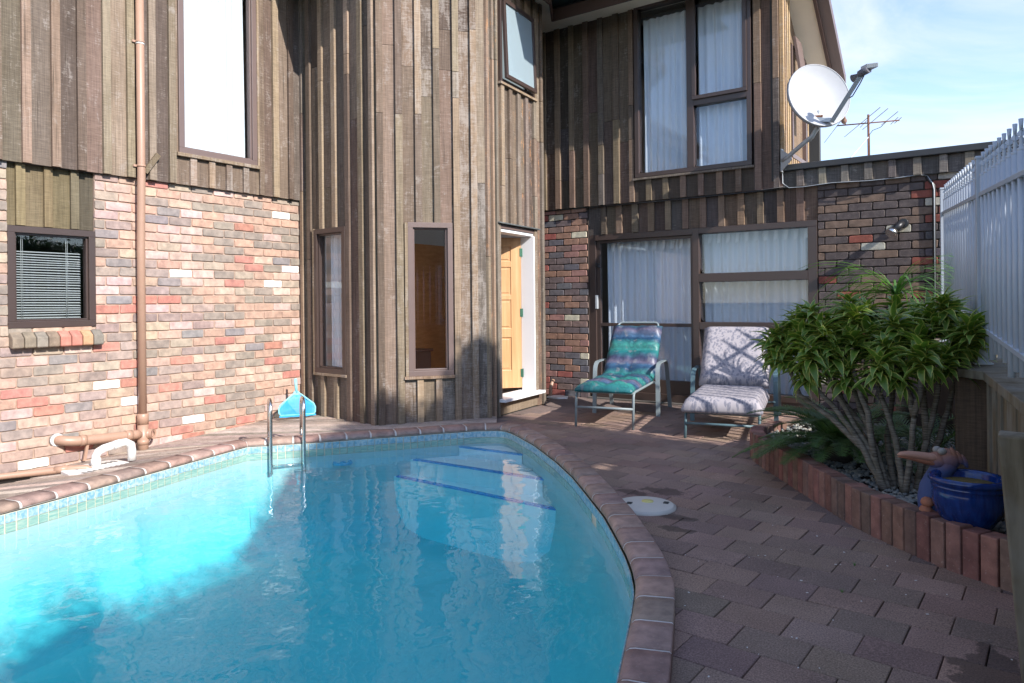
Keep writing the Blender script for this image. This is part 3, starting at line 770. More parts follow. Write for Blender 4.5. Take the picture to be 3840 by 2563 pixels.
# lit return face of the pillar into the door recess
F_PR = FR((-4.602, 8.45), (-4.602, 8.62)); F_PR.n = Vector((1, 0))
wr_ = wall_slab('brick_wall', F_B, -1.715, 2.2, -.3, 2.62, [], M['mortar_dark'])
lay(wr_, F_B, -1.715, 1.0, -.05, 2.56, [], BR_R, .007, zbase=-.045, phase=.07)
BR.sort(key=lambda t: -t[0])
rest = {}
for k, (vis, part, fr, s, z, sx, sz, col, pd) in enumerate(BR):
    if vis <= 0: 
        pass
    rot = atan2(fr.d.y, fr.d.x)
    if fr.n.dot(Vector((sin(rot), -cos(rot)))) < 0: rot += pi
    p = fr.P(s, z, -.03+pd)
    if k < 300 and vis > 0:
        o = link('brick', random.choice(BM), part, col); o.location = o.location+p
        o.rotation_euler = (random.uniform(-.004, .004), random.uniform(-.006, .006), rot); o.scale = (sx, 1, sz)
    else:
        rest.setdefault(part.name, (part, {}))[1].setdefault(tuple(round(x, 1) for x in col), (col, MB()))
        q = rest[part.name][1][tuple(round(x, 1) for x in col)][1]
        me = random.choice(BM); R = Matrix.Rotation(rot, 3, 'Z')
        q.add([R @ Vector((v.co.x*sx, v.co.y, v.co.z*sz))+p for v in me.vertices], [tuple(f.vertices) for f in me.polygons])
# the rest of the bricks of one wall become ONE part; colour is kept per brick in a face attribute
M['brick_attr'] = None
k = NM('fired_brick_mixed'); at = k.n('ShaderNodeAttribute'); at.attribute_name = 'tint'
p_ = k.pos(False); n1 = k.noise(p_, 14, 5, .6); n2 = k.noise(p_, 70, 4, .7)
c_ = k.mix(k.ramp(n1, [(.35, 0), (.7, 1)]), k.mix(1.0, at.outputs['Color'], (.74, .74, .75), 'MULTIPLY'), k.mix(1.0, at.outputs['Color'], (1.22, 1.2, 1.18), 'MULTIPLY'))
c_ = k.mix(k.ramp(n2, [(.60, 0), (.72, .5)]), c_, k.mix(.5, at.outputs['Color'], (.62, .55, .48)))
k.bsdf(c_, .85, 0, k.bump(k.math('ADD', k.math('MULTIPLY', n2, .6), n1), .5, .004), .25); M['brick_attr'] = k.m
def join_tinted(name, items, mat, parent):
    mb = MB(); cols = []
    for col, q in items:
        b = len(mb.v); mb.v += q.v; mb.f += [[i+b for i in f] for f in q.f]; mb.sm += q.sm; cols += [col]*len(q.f)
    me = mb.mesh(name); at = me.attributes.new('tint', 'FLOAT_COLOR', 'FACE')
    at.data.foreach_set('color', [x for c in cols for x in (*c, 1)]); me.materials.append(mat)
    o = link(name, me, parent); o['kind'] = 'stuff'; return o
for nm, (part, dct) in rest.items(): join_tinted('brick', list(dct.values()), M['brick_attr'], part)

# brick-on-edge sill under the small window
SILLC = [(.25, .20, .15), (.23, .19, .14), (.24, .21, .17), (.24, .18, .13), (.46, .20, .15), (.46, .19, .145), (.48, .28, .16), (.20, .18, .15)]
sill = empty('brick_sill'); sill.parent = HOUSE; sill.location = -HOUSE.location
for i, c in enumerate(SILLC):
    y0 = 2.462+i*.0905; mb = MB()
    prof = [(-.10, 1.075), (.03, 1.035), (.085, .995), (.085, .915), (.07, .905), (-.10, .94)]
    vs = [Vector((XL+x, y, z)) for y in (y0+.003, y0+.0875) for x, z in prof]; K = len(prof)
    mb.add(vs, [tuple(range(K)), tuple(range(2*K-1, K-1, -1))]+[(i_, K+i_, K+(i_+1) % K, (i_+1) % K) for i_ in range(K)])
    me = mb.mesh('brick'); bm = bmesh.new(); bm.from_mesh(me); bmesh.ops.recalc_face_normals(bm, faces=bm.faces); bm.to_mesh(me); bm.free(); me.materials.append(M['brick'])
    o = link('brick', me, sill, c); bv = o.modifiers.new('b', 'BEVEL'); bv.width = .008; bv.segments = 2

# ------------------------------------------------------------------ timber cladding
upL = wall_slab('timber_wall', F_L, -1.0, 5.44, 2.447, 5.35, [(3.93, 4.812, 2.76, 5.4)], M['dark'], .02, .12)
LW = (3.925, 4.815, 2.757, 5.36)
batL = [(1.704+.2135*i, 1.774+.2135*i) for i in range(-6, 4)]+[(2.558, 2.628), (2.779, 2.850), (2.988, 3.061), (3.203, 3.272), (3.417, 3.488), (3.622, 3.692), (3.820, 3.892), (4.842, 4.90), (5.023, 5.095), (5.228, 5.296), (5.405, 5.438)]
batL = sorted(b for b in batL if b[1] < 2.5)+[b for b in batL if b[1] >= 2.5]
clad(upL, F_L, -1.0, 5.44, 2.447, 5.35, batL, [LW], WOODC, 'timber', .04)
clad(upL, F_L, LW[0], LW[1], 2.447, 2.722, [(4.039, 4.108), (4.242, 4.311), (4.438, 4.506), (4.640, 4.708)], [], WOODC, 'timber_flaky', .036)
clad(upL, F_L, 2.462, 3.150, 1.93, 2.46, [(2.53, 2.60), (2.745, 2.812), (2.955, 3.02)], [], [(.11, .09, .05), (.15, .125, .07), (.10, .085, .06)], 'timber_dark', -.03)
mb = MB(); fbox(mb, F_L, LW[0]-.03, LW[1]+.02, 2.722, 2.757, .02, .085); mb.build('sill_trim', M['trim'], upL, (.26, .20, .14), .003)
mb = MB(); fbox(mb, F_L, LW[1], LW[1]+.028, 2.722, 5.3, .02, .07); mb.build('side_trim', M['trim'], upL, (.30, .23, .16), .003)
# slanting stick by the pipe
q = MB(); q.obox((XL+.085, 3.63, 2.60), (0, .123, .175), (1, 0, 0), (0, .175, -.123), .115, .012, .024); o = q.build('loose_batten', M['timber'], upL, (.20, .16, .11))

T_J = [1.75, 2.0, 2.55, 2.9, 3.25, 3.45, 3.75, 3.95, 4.2]
tower = wall_slab('stair_tower', F_1, 0, F_1.len, -.1, 5.3, [(.31, .85, .48, 2.085)], M['dark'], -.018, .06)
mb = MB()
for r in rsub((0.03, F_2.len-.02, -.1, 5.3), [(.34, .80, .48, 2.10)]): fbox(mb, F_2, *r, -.08, -.02)
for r in rsub((0, F_3.len, -.1, 5.3), [(.24, 1.18, .10, 2.135), (.31, 1.15, 3.75, 4.72)]): fbox(mb, F_3, *r, -.08, -.02)
F_4 = FR(P4, P5); F_4.n = Vector((1, 1)).normalized() if False else F_4.n
fbox(mb, F_4, 0, F_4.len, -.1, 5.3, -.04, .0)
mb.build('tower_core', M['dark'], tower)
mb = MB()
for r in rsub((.03, F_1.len-.03, .12, 5.0), [(.35, .81, .53, 2.04)]): fbox(mb, F_1, *r, -.10, -.09)
for r in rsub((.04, F_2.len-.04, .12, 5.0), [(.38, .77, .53, 2.06)]): fbox(mb, F_2, *r, -.10, -.09)
for r in rsub((.02, F_3.len-.02, .12, 5.0), [(.28, 1.14, .10, 2.10), (.2, 1.2, 3.5, 4.9)]): fbox(mb, F_3, *r, -.10, -.09)
fbox(mb, F_4, .02, F_4.len, .12, 5.0, -.10, -.09)
mb.build('inner_lining', M['roomwall'], tower)  # pale lining, added to bounce daylight onto the panelling
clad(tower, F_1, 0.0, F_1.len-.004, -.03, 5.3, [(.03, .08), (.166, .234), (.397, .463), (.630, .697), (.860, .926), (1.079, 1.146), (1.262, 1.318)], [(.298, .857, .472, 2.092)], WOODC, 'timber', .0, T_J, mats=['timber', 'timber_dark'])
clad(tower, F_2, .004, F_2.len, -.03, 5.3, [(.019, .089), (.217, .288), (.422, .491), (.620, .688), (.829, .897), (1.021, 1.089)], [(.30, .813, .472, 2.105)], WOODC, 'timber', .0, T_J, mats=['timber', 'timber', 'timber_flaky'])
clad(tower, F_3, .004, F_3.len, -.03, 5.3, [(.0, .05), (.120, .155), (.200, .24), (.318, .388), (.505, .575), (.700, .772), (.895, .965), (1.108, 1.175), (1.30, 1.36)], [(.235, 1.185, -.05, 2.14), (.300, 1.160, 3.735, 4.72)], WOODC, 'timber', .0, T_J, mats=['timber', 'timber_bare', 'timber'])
# window trims on the tower
def tr(fr, s0, s1, z0, z1, o0, o1, col=(.27, .205, .14)):
    mb = MB(); fbox(mb, fr, s0, s1, z0, z1, o0, o1); mb.build('trim', M['trim'], tower, jit(col), .002)
tr(F_1, .275, .865, .450, .478, -.01, .045); tr(F_1, .272, .298, .478, 2.10, -.01, .040)
tr(F_2, .285, .825, .445, .476, -.01, .050); tr(F_2, .300, .333, .476, 2.10, -.01, .035)
tr(F_3, .285, 1.175, 3.71, 3.738, -.01, .050); tr(F_3, 1.130, 1.160, 3.74, 4.72, -.01, .035)
tr(F_3, .205, 1.21, 2.135, 2.15, -.01, .055, (.12, .13, .14))

# upper back wall
upB = wall_slab('timber_wall', F_B, -5.5, -2.072, 2.50, 5.02, [(-3.86, -2.40, 2.82, 5.1)], M['dark'], .025, .12)
batB = [(-5.276, -5.210), (-5.063, -4.985), (-4.841, -4.768), (-4.622, -4.544), (-4.402, -4.327), (-4.179, -4.098), (-3.957, -3.892), (-2.377, -2.300), (-2.165, -2.10)]
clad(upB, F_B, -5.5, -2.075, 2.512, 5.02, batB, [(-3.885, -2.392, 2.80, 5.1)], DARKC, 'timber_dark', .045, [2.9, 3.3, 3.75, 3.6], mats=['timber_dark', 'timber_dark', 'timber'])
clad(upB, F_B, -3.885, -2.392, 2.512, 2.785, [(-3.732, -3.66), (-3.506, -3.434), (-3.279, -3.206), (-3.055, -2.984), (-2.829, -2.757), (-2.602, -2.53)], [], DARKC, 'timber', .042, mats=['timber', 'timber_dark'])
mb = MB(); fbox(mb, F_B, -3.90, -2.38, 2.780, 2.806, .03, .095); mb.build('sill_trim', M['trim'], upB, (.20, .17, .14), .003)
# header over the ground floor window
hd = wall_slab('window_header', F_B, -4.602, -1.715, 2.135, 2.53, [], M['dark'], -.045, .06)
hb = [(-4.403, -4.328), (-4.184, -4.102), (-3.957, -3.872), (-3.737, -3.652), (-3.502, -3.430), (-3.280, -3.205), (-3.055, -2.979), (-2.829, -2.755), (-2.601, -2.524), (-2.372, -2.302), (-2.150, -2.075), (-1.935, -1.855)]
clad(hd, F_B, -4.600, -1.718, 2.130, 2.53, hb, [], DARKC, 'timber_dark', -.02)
# parapet strip and black cap over the right-hand wall
pp = wall_slab('parapet', F_B, -2.07, 2.2, 2.512, 2.70, [], M['dark'], .02, .2)
pb = [(-1.921, -1.845), (-1.690, -1.616), (-1.460, -1.389), (-1.232, -1.158), (-1.004, -.933), (-.777, -.703), (-.546, -.474), (-.328, -.25), (-.10, -.03), (.12, .19), (.35, .42)]
clad(pp, F_B, -2.068, .8, 2.512, 2.695, pb, [], [(.14, .135, .13), (.12, .115, .115), (.16, .15, .13)], 'timber', .04)
mb = MB(); fbox(mb, F_B, -2.10, 2.2, 2.695, 2.765, -.25, .095); mb.build('cap_flashing', M['roofcap'], pp, None, .008)
mb = MB(); mb.box(-5.5, 4, 8.5, 15, 2.55, 2.69); mb.build('flat_roof', simple('bounce_membrane', (.60, .58, .54), .8), HOUSE)  # unseen roof top, made pale to bounce light onto the verge soffit
# side wall of the upper storey, lit by the sun: close-set battens, seen edge on
F_S = FR((-2.075, 8.40), (-2.075, 13.0)); F_S.n = Vector((1, 0))
sd = wall_slab('timber_wall', F_S, 0, 1.25, 2.60, 5.0, [(.40, 1.1, 2.9, 4.6)], M['dark'], -.02, .1)
SDC = [(.42, .29, .17), (.36, .25, .16), (.46, .33, .20)]  # sunlight put into the paler batten tones
def sloped(s): return 5.0-.70*s+.03
for i in range(14):
    s0 = .0+i*.092
    mb = MB(); fbox(mb, F_S, s0+.0, s0+.052, 2.69, min(5.0, sloped(s0+.05)), -.02, .022)
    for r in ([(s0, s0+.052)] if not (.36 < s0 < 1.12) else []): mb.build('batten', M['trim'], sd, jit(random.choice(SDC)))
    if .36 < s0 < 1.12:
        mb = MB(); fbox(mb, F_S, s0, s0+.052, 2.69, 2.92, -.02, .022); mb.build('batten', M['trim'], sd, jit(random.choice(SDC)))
mb = MB(); fbox(mb, F_S, 0, 1.25, 2.69, 5.0, -.06, -.018); mb.build('board', M['timber'], sd, (.22, .16, .11))

# ------------------------------------------------------------------ windows
def ring(mb, fr, s0, s1, z0, z1, w, o0, o1):
    fbox(mb, fr, s0, s1, z0, z0+w, o0, o1); fbox(mb, fr, s0, s1, z1-w, z1, o0, o1)
    fbox(mb, fr, s0, s0+w, z0+w, z1-w, o0, o1); fbox(mb, fr, s1-w, s1, z0+w, z1-w, o0, o1)
def rpane(fr, s0, s1, z0, z1, o, r=.0):
    mb = MB(); fbox(mb, fr, s0, s1, z0, z1, o-.004, o); return mb
def drape(fr, s0, s1, z0, z1, o, folds=14, amp=.022, name='curtain', mat='curtain', parent=None, pleat=True):
    nx = folds*8; nz = 10; mb = MB(); vs = []
    ph = [random.uniform(-.5, .5) for _ in range(folds+2)]
    for j in range(nz+1):
        z = z0+(z1-z0)*j/nz
        for i in range(nx+1):
            u = i/nx*folds; k = int(u); f = u-k
            w = sin(2*pi*(u+.25*ph[min(k, folds)]*sin(pi*f)))*amp*(1 if j < nz else .6)
            w += .35*amp*sin(5.1*u+2.2*j/nz)
            vs.append(fr.P(s0+(s1-s0)*i/nx+.008*sin(3*u+j*.3), z, o+w))
    mb.add(vs, [(j*(nx+1)+i, j*(nx+1)+i+1, (j+1)*(nx+1)+i+1, (j+1)*(nx+1)+i) for j in range(nz) for i in range(nx)], True)
    ob = mb.build(name, M[mat], parent); return ob
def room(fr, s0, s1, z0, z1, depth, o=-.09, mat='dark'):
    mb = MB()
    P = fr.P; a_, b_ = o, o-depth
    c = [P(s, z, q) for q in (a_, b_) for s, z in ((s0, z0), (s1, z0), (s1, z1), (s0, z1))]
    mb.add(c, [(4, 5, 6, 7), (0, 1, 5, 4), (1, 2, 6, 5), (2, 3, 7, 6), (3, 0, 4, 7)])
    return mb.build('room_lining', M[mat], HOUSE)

# 1 upper left window with a white blind right behind the glass
w1 = MB(); ring(w1, F_L, LW[0], LW[1], LW[2], 5.3, .055, -.02, .062); ring(w1, F_L, LW[0]+.055, LW[1]-.055, LW[2]+.055, 5.25, .016, -.02, .040)
w1 = w1.build('window', M['alu_pale'], HOUSE, None, .003)
rpane(F_L, LW[0]+.06, LW[1]-.06, LW[2]+.06, 5.28, .012).build('pane', M['glass'], w1)
drape(F_L, LW[0]+.045, LW[1]-.10, LW[2]+.045, 5.3, -.03, 9, .008, name='blind', mat='blindcloth', parent=w1)
room(F_L, LW[0]-.1, LW[1]+.1, LW[2]-.1, 5.34, 1.2, -.03)
# 2 small window with venetian blind
w2 = MB(); ring(w2, F_L, SW[0], SW[1], SW[2]+.002, SW[3], .055, -.07, .012); ring(w2, F_L, SW[0]+.055, SW[1]-.055, SW[2]+.057, SW[3]-.055, .016, -.075, -.012)
w2 = w2.build('window', M['alu'], HOUSE, None, .003)
rpane(F_L, SW[0]+.06, SW[1]-.06, SW[2]+.06, SW[3]-.06, -.04).build('pane', M['glass'], w2)
room(F_L, SW[0]-.2, SW[1]+.2, .6, 2.4, 1.5, -.11)
for i in range(27):
    z = 1.155+i*.0215; mb = MB(); sag = .004*sin(i)
    y0, y1 = 2.545, 3.055
    vs = [Vector((XL-.085, y0, z+.009)), Vector((XL-.085, y1, z+.006+sag)), Vector((XL-.065, y1, z-.002+sag)), Vector((XL-.065, y0, z+.001)),
          Vector((XL-.0845, y0, z+.0065)), Vector((XL-.0845, y1, z+.0035+sag)), Vector((XL-.065, y1, z-.004+sag)), Vector((XL-.065, y0, z-.001))]
    mb.add(vs, [(0, 1, 2, 3), (7, 6, 5, 4), (3, 2, 6, 7), (0, 3, 7, 4), (1, 0, 4, 5), (2, 1, 5, 6)]); mb.build('blind_slat', M['slat'], w2)
mb = MB()
for y in (2.585, 2.935): mb.tube([(XL-.062, y, 1.13), (XL-.062, y, 1.86)], .0022, 5); mb.tube([(XL-.062, y+.012, 1.13), (XL-.062, y+.012, 1.86)], .0015, 5)
mb.build('blind_cord', M['slat'], w2)
# 3 tower left window, 4 tower centre window
for fr, s0, s1, z0, z1, gs0, gs1, mt in ((F_1, .298, .857, .478, 2.092, .405, .825, 'alu'), (F_2, .333, .813, .476, 2.105, .415, .752, 'alu_pale')):
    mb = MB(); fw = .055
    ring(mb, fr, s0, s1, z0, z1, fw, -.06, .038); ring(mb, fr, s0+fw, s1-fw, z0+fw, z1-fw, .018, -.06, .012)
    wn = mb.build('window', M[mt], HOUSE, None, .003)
    rpane(fr, s0+.06, s1-.06, z0+.06, z1-.06, -.022).build('pane', M['glass_dark'], wn)
    if fr is F_1: drape(F_1, .40, .56, .52, 2.08, -.14, 3, .02, parent=wn)
# tower interior: floor, back wall, panelling
mb = MB(); mb.prism([(-6.6, 5.6), (-5.45, 5.55), (-4.85, 6.35), (-4.93, 7.58), (-5.5, 8.2), (-6.6, 8.2)], .06, .12); mb.build('tower_floor', simple('tower_floor', (.40, .30, .22), .5), tower)
mb = MB(); mb.box(-6.68, -6.62, 5.5, 8.3, 0, 5.0); mb.box(-6.6, -5.45, 8.22, 8.28, 0, 5.0); mb.build('tower_inner_wall', M['roomwall'], tower)
mb = MB()
mb.box(-5.98, -5.95, 5.75, 7.9, .12, 1.98)
for i in range(7): mb.box(-5.95, -5.944, 5.85+i*.27, 5.85+i*.27+.22, 1.05, 1.62)
mb.build('wood_panelling', M['panel'], tower, None, .004)
mb = MB(); mb.ell((-5.92, 6.36, 1.02), (1, 0, 0), (0, 1, 0), (0, 0, 1), .03, .026, .026); mb.build('door_knob', M['brass'], tower)
cab = MB(); cab.box(-5.93, -5.62, 6.10, 6.42, .12, .68); cab.box(-5.94, -5.60, 6.08, 6.44, .68, .71); cab = cab.build('cabinet', simple('dark_mahogany', (.10, .03, .015), .35), None, None, .006)
tag(cab, 'dark brown cabinet seen low through the narrow middle window of the tower', 'cabinet')
fg = MB(); 
for i in range(26):
    t = i/25; r = .055*(1-.35*t)
    c = Vector((-5.53+.03*sin(i*2.1), 5.72+.03*cos(i*1.7), .505+t*.24)); fg.ell(c, (1, 0, .2), (0, 1, .3), (0, -.2, 1), r*random.uniform(.5, .9), r*random.uniform(.5, .9), .022, 10, 6)
fg = fg.build('ornament', M['white']); tag(fg, 'frilly white china ornament standing inside the narrow middle tower window', 'ornament')
shelf = MB(); fbox(shelf, F_2, .34, .80, .455, .476, -.28, -.08); shelf.build('window_ledge', M['white_paint'], tower)
# 5 upper tower window: fixed frame with top-hung sash pushed open
w5 = MB(); ring(w5, F_3, .305, 1.130, 3.745, 4.70, .035, -.05, .035); w5 = w5.build('window', M['alu'], HOUSE, None, .003)
tilt = radians(2.2)
def SH(s, z, o): 
    h = 4.69; d = h-z; return F_3.P(s, h-d*cos(tilt)+o*sin(tilt), .045+d*sin(tilt)+o*cos(tilt))
def shbox(mb, s0, s1, z0, z1, o0, o1):
    vs = [SH(a_, z, o) for z in (z0, z1) for a_, o in ((s0, o0), (s1, o0), (s1, o1), (s0, o1))]
    mb.add(vs, [(0, 3, 2, 1), (4, 5, 6, 7), (0, 1, 5, 4), (1, 2, 6, 5), (2, 3, 7, 6), (3, 0, 4, 7)])
sa = MB()
for r in ((.33, 1.065, 3.775, 3.82), (.33, 1.065, 4.64, 4.69), (.33, .375, 3.82, 4.64), (1.02, 1.065, 3.82, 4.64)): shbox(sa, *r, -.012, .022)
sa = sa.build('sash', M['alu'], w5, None, .003)
mb = MB(); shbox(mb, .37, 1.025, 3.815, 4.645, 0, .004); mb.build('pane', M['frost'], w5)
mb = MB(); fbox(mb, F_3, .33, 1.11, 3.77, 4.68, -.10, -.095); mb.build('blind', M['blindcloth'], w5)
room(F_3, .2, 1.2, 3.6, 4.85, .8, -.11)
# 6 upper back window: tall fixed light, and an upper and a lower light
w6 = MB()
UW = (-3.872, -2.405, 2.812, 5.0)
ring(w6, F_B, UW[0], UW[1], UW[2], UW[3], .055, -.03, .085)
fbox(w6, F_B, -3.180, -3.095, UW[2]+.055, UW[3]-.055, -.03, .085)
fbox(w6, F_B, -3.095, UW[1]-.055, 3.605, 3.680, -.03, .085)
w6 = w6.build('window', M['alu'], HOUSE, None, .003)
sa = MB(); ring(sa, F_B, -3.105, -2.45, 3.672, 4.95, .045, .085, .112); sa.build('sash', M['alu'], w6, None, .003)
for r in ((-3.815, -3.182, 2.87, 4.94), (-3.098, -2.455, 3.66, 4.94), (-3.098, -2.455, 2.87, 3.60)): rpane(F_B, *r, .035).build('pane', M['glass'], w6)
drape(F_B, -3.80, -3.19, 2.87, 4.84, -.06, 7, .022, parent=w6); drape(F_B, -3.09, -2.47, 2.87, 4.84, -.07, 6, .026, parent=w6)
room(F_B, -3.95, -2.3, 2.6, 4.97, 2.0, -.10)
# 7 ground floor slider and lights
w7 = MB()
fbox(w7, F_B, -4.602, -4.50, .0, 2.13, -.16, -.02)       # jamb
fbox(w7, F_B, -4.50, -3.155, 2.055, 2.13, -.15, .0); fbox(w7, F_B, -4.50, -1.72, -.02, .075, -.16, .0)
fbox(w7, F_B, -3.155, -3.075, .075, 2.13, -.15, .012)
fbox(w7, F_B, -3.075, -1.72, 2.06, 2.13, -.15, .012); fbox(w7, F_B, -1.82, -1.72, .075, 2.06, -.15, .012)
fbox(w7, F_B, -3.075, -1.82, 1.470, 1.575, -.15, .012); fbox(w7, F_B, -3.075, -1.82, .895, .985, -.15, .012); fbox(w7, F_B, -3.075, -1.82, .075, .15, -.15, .012)
w7 = w7.build('window', M['alu'], HOUSE, None, .004)
sd7 = MB(); fbox(sd7, F_B, -4.50, -4.445, .075, 2.055, -.10, -.045); fbox(sd7, F_B, -3.20, -3.155, .075, 2.055, -.10, -.045)
fbox(sd7, F_B, -4.445, -3.20, 2.02, 2.055, -.10, -.045); fbox(sd7, F_B, -4.445, -3.20, .920, .962, -.10, -.045); fbox(sd7, F_B, -4.445, -3.20, .075, .245, -.10, -.045)
sd7 = sd7.build('sliding_door', M['alu'], HOUSE, None, .003)
mb = MB(); fbox(mb, F_B, -4.505, -4.475, 1.15, 1.33, -.045, .0); mb.build('handle', M['galv'], sd7, None, .004)
mb = MB(); fbox(mb, F_B, -4.50, -4.455, 1.70, 1.76, -.045, -.012); mb.build('latch', M['black'], sd7, None, .004)
for r in ((-4.445, -3.20, .962, 2.02), (-4.445, -3.20, .245, .920)): rpane(F_B, *r, -.07).build('pane', M['glass'], sd7)
for r in ((-3.078, -1.818, 1.572, 2.063), (-3.078, -1.818, .982, 1.473), (-3.078, -1.818, .148, .897)): rpane(F_B, *r, -.055).build('pane', M['glass'], w7)
drape(F_B, -4.44, -3.18, .12, 2.07, -.24, 13, .022, parent=w7); drape(F_B, -3.10, -1.80, .12, 2.10, -.24, 12, .022, parent=w7)
# pinch pleats along the top
for (s0, s1, zt, k_) in ((-4.38, -3.2, 2.05, 10), (-3.06, -1.82, 2.09, 11)):
    mb = MB()
    for i in range(k_):
        s = s0+(s1-s0)*(i+.5)/k_
        mb.add([F_B.P(s-.012, zt, -.20), F_B.P(s+.03, zt, -.20), F_B.P(s+.012, zt-.13, -.20), F_B.P(s-.03, zt-.15, -.205)], [(0, 1, 2, 3)])
    mb.build('curtain_pleat', simple('pleat_tape', (.95, .96, .98), .8), w7)
room(F_B, -4.7, -1.6, .0, 2.3, 2.6, -.165)
# rubber glazing corners are rounded: little dark fillets
def fillet(s, z, ds, dz, o, r=.045):
    fil = MB()
    pts = [(0, 0)]+[(r-r*sin(t*pi/2/5), r-r*cos(t*pi/2/5)) for t in range(6)]
    vs = [F_B.P(s+ds*x, z+dz*y, q) for q in (o, o+.004) for x, y in pts]; K = len(pts)
    fil.add(vs, [tuple(range(K-1, -1, -1)), tuple(range(K, 2*K))]); fil.add(vs, [tuple(range(K)), tuple(range(2*K-1, K-1, -1))]); fil.build('rubber_corner', M['black'], w7 if z < 2.4 else w6)
for s0, s1, z0, z1, o in ((-3.075, -1.82, 1.575, 2.06, -.05), (-3.075, -1.82, .985, 1.47, -.05)):
    fillet(s0, z0, 1, 1, o, .07); fillet(s1, z0, -1, 1, o, .07)
for s0, s1, z0, z1, o in ((-3.817, -3.18, 2.867, 4.945, .04), (-3.095, -2.46, 3.68, 4.9, .04), (-3.095, -2.46, 2.867, 3.605, .04)):
    for s, ds in ((s0, 1), (s1, -1)):
        for z, dz in ((z0, 1), (z1, -1)): fillet(s, z, ds, dz, o, .04)
# concrete threshold under the window
mb = MB(); fbox(mb, F_B, -4.60, -1.72, -.06, -.02, -.16, .06); mb.build('threshold', simple('stained_concrete', (.10, .09, .08), .9), w7, None, .005)
# side wall windows (seen nearly edge on) with open sashes
w8 = MB(); ring(w8, F_S, .38, 1.12, 2.92, 4.25, .05, -.05, .03); w8 = w8.build('window', M['alu_pale'], HOUSE)
rpane(F_S, .43, 1.07, 2.97, 4.2, -.02).build('pane', M['glass'], w8)
for s0 in (.42,):
    mb = MB(); c0 = F_S.P(s0, 4.3, .03); mb.add([F_S.P(s0, 4.35, .03), F_S.P(s0, 3.38, .17), F_S.P(s0+.3, 3.38, .17), F_S.P(s0+.3, 4.35, .03), F_S.P(s0, 4.35, .06), F_S.P(s0, 3.38, .20), F_S.P(s0+.3, 3.38, .20), F_S.P(s0+.3, 4.35, .06)],
        [(0, 1, 2, 3), (4, 7, 6, 5), (0, 4, 5, 1), (1, 5, 6, 2), (2, 6, 7, 3), (3, 7, 4, 0)]); mb.build('sash', M['alu_pale'], w8)

# ------------------------------------------------------------------ door of the tower
fb = lambda s0, s1, z0, z1, o0, o1, nm, mt, par, bev=.002: (lambda mb: (fbox(mb, F_3, s0, s1, z0, z1, o0, o1), mb.build(nm, M[mt], par, (.24, .19, .14), bev))[1])(MB())
dfm = MB(); fbox(dfm, F_3, .30, 1.11, 2.05, 2.085, -.16, .0); fbox(dfm, F_3, 1.085, 1.11, .165, 2.05, -.16, .02); fbox(dfm, F_3, .295, .315, .165, 2.05, -.16, .0)
dfr = dfm.build('door_frame', M['white_paint'], HOUSE, None, .002)
fb(.30, 1.11, 2.085, 2.13, -.10, .012, 'head_board', 'alu_pale', dfr)
fb(.235, .297, .10, 2.13, -.05, .02, 'architrave', 'trim', dfr); fb(1.112, 1.185, .10, 2.13, -.05, .02, 'architrave', 'trim', dfr)
fb(.21, 1.20, .135, .168, -.2, .105, 'door_sill', 'white_paint', dfr)
fb(.235, 1.185, -.02, .133, -.05, .0, 'kick_board', 'timber_dark', dfr)
# the leaf: hinged on the far jamb, opened inwards
hx, hy = F_3.P(1.065, 0, -.15).xy; lv = Vector((-.62, -.78)).normalized()
F_D = FR((hx, hy), (hx+lv.x, hy+lv.y)); 
if F_D.n.dot(Vector((1, -1))) < 0: F_D.n = -F_D.n
lf = MB(); LWD = .78
fbox(lf, F_D, 0, LWD, .20, 2.04, -.04, -.012)
for r in ((0, .13, .20, 2.04), (.65, .78, .20, 2.04)): fbox(lf, F_D, *r, -.012, 0)
for z0, z1 in ((.20, .42), (.82, .93), (1.28, 1.34), (1.68, 1.75), (1.93, 2.04)): fbox(lf, F_D, .13, .65, z0, z1, -.012, 0)
fbox(lf, F_D, .34, .44, .42, 1.93, -.012, -.001)
for (z0, z1) in ((.42, .82), (.93, 1.28), (1.34, 1.68), (1.75, 1.93)):
    for (s0, s1) in ((.13, .34), (.44, .65)): fbox(lf, F_D, s0+.025, s1-.025, z0+.025, z1-.025, -.012, -.004)
lf = lf.build('door', M['pine'], HOUSE, None, .003)
hg = simple('green_hinge', (.05, .14, .09), .4, .5)
for z in (.38, 1.12, 1.86):
    mb = MB(); fbox(mb, F_D, -.02, .018, z-.05, z+.05, -.02, .004); mb.build('hinge', hg, lf)

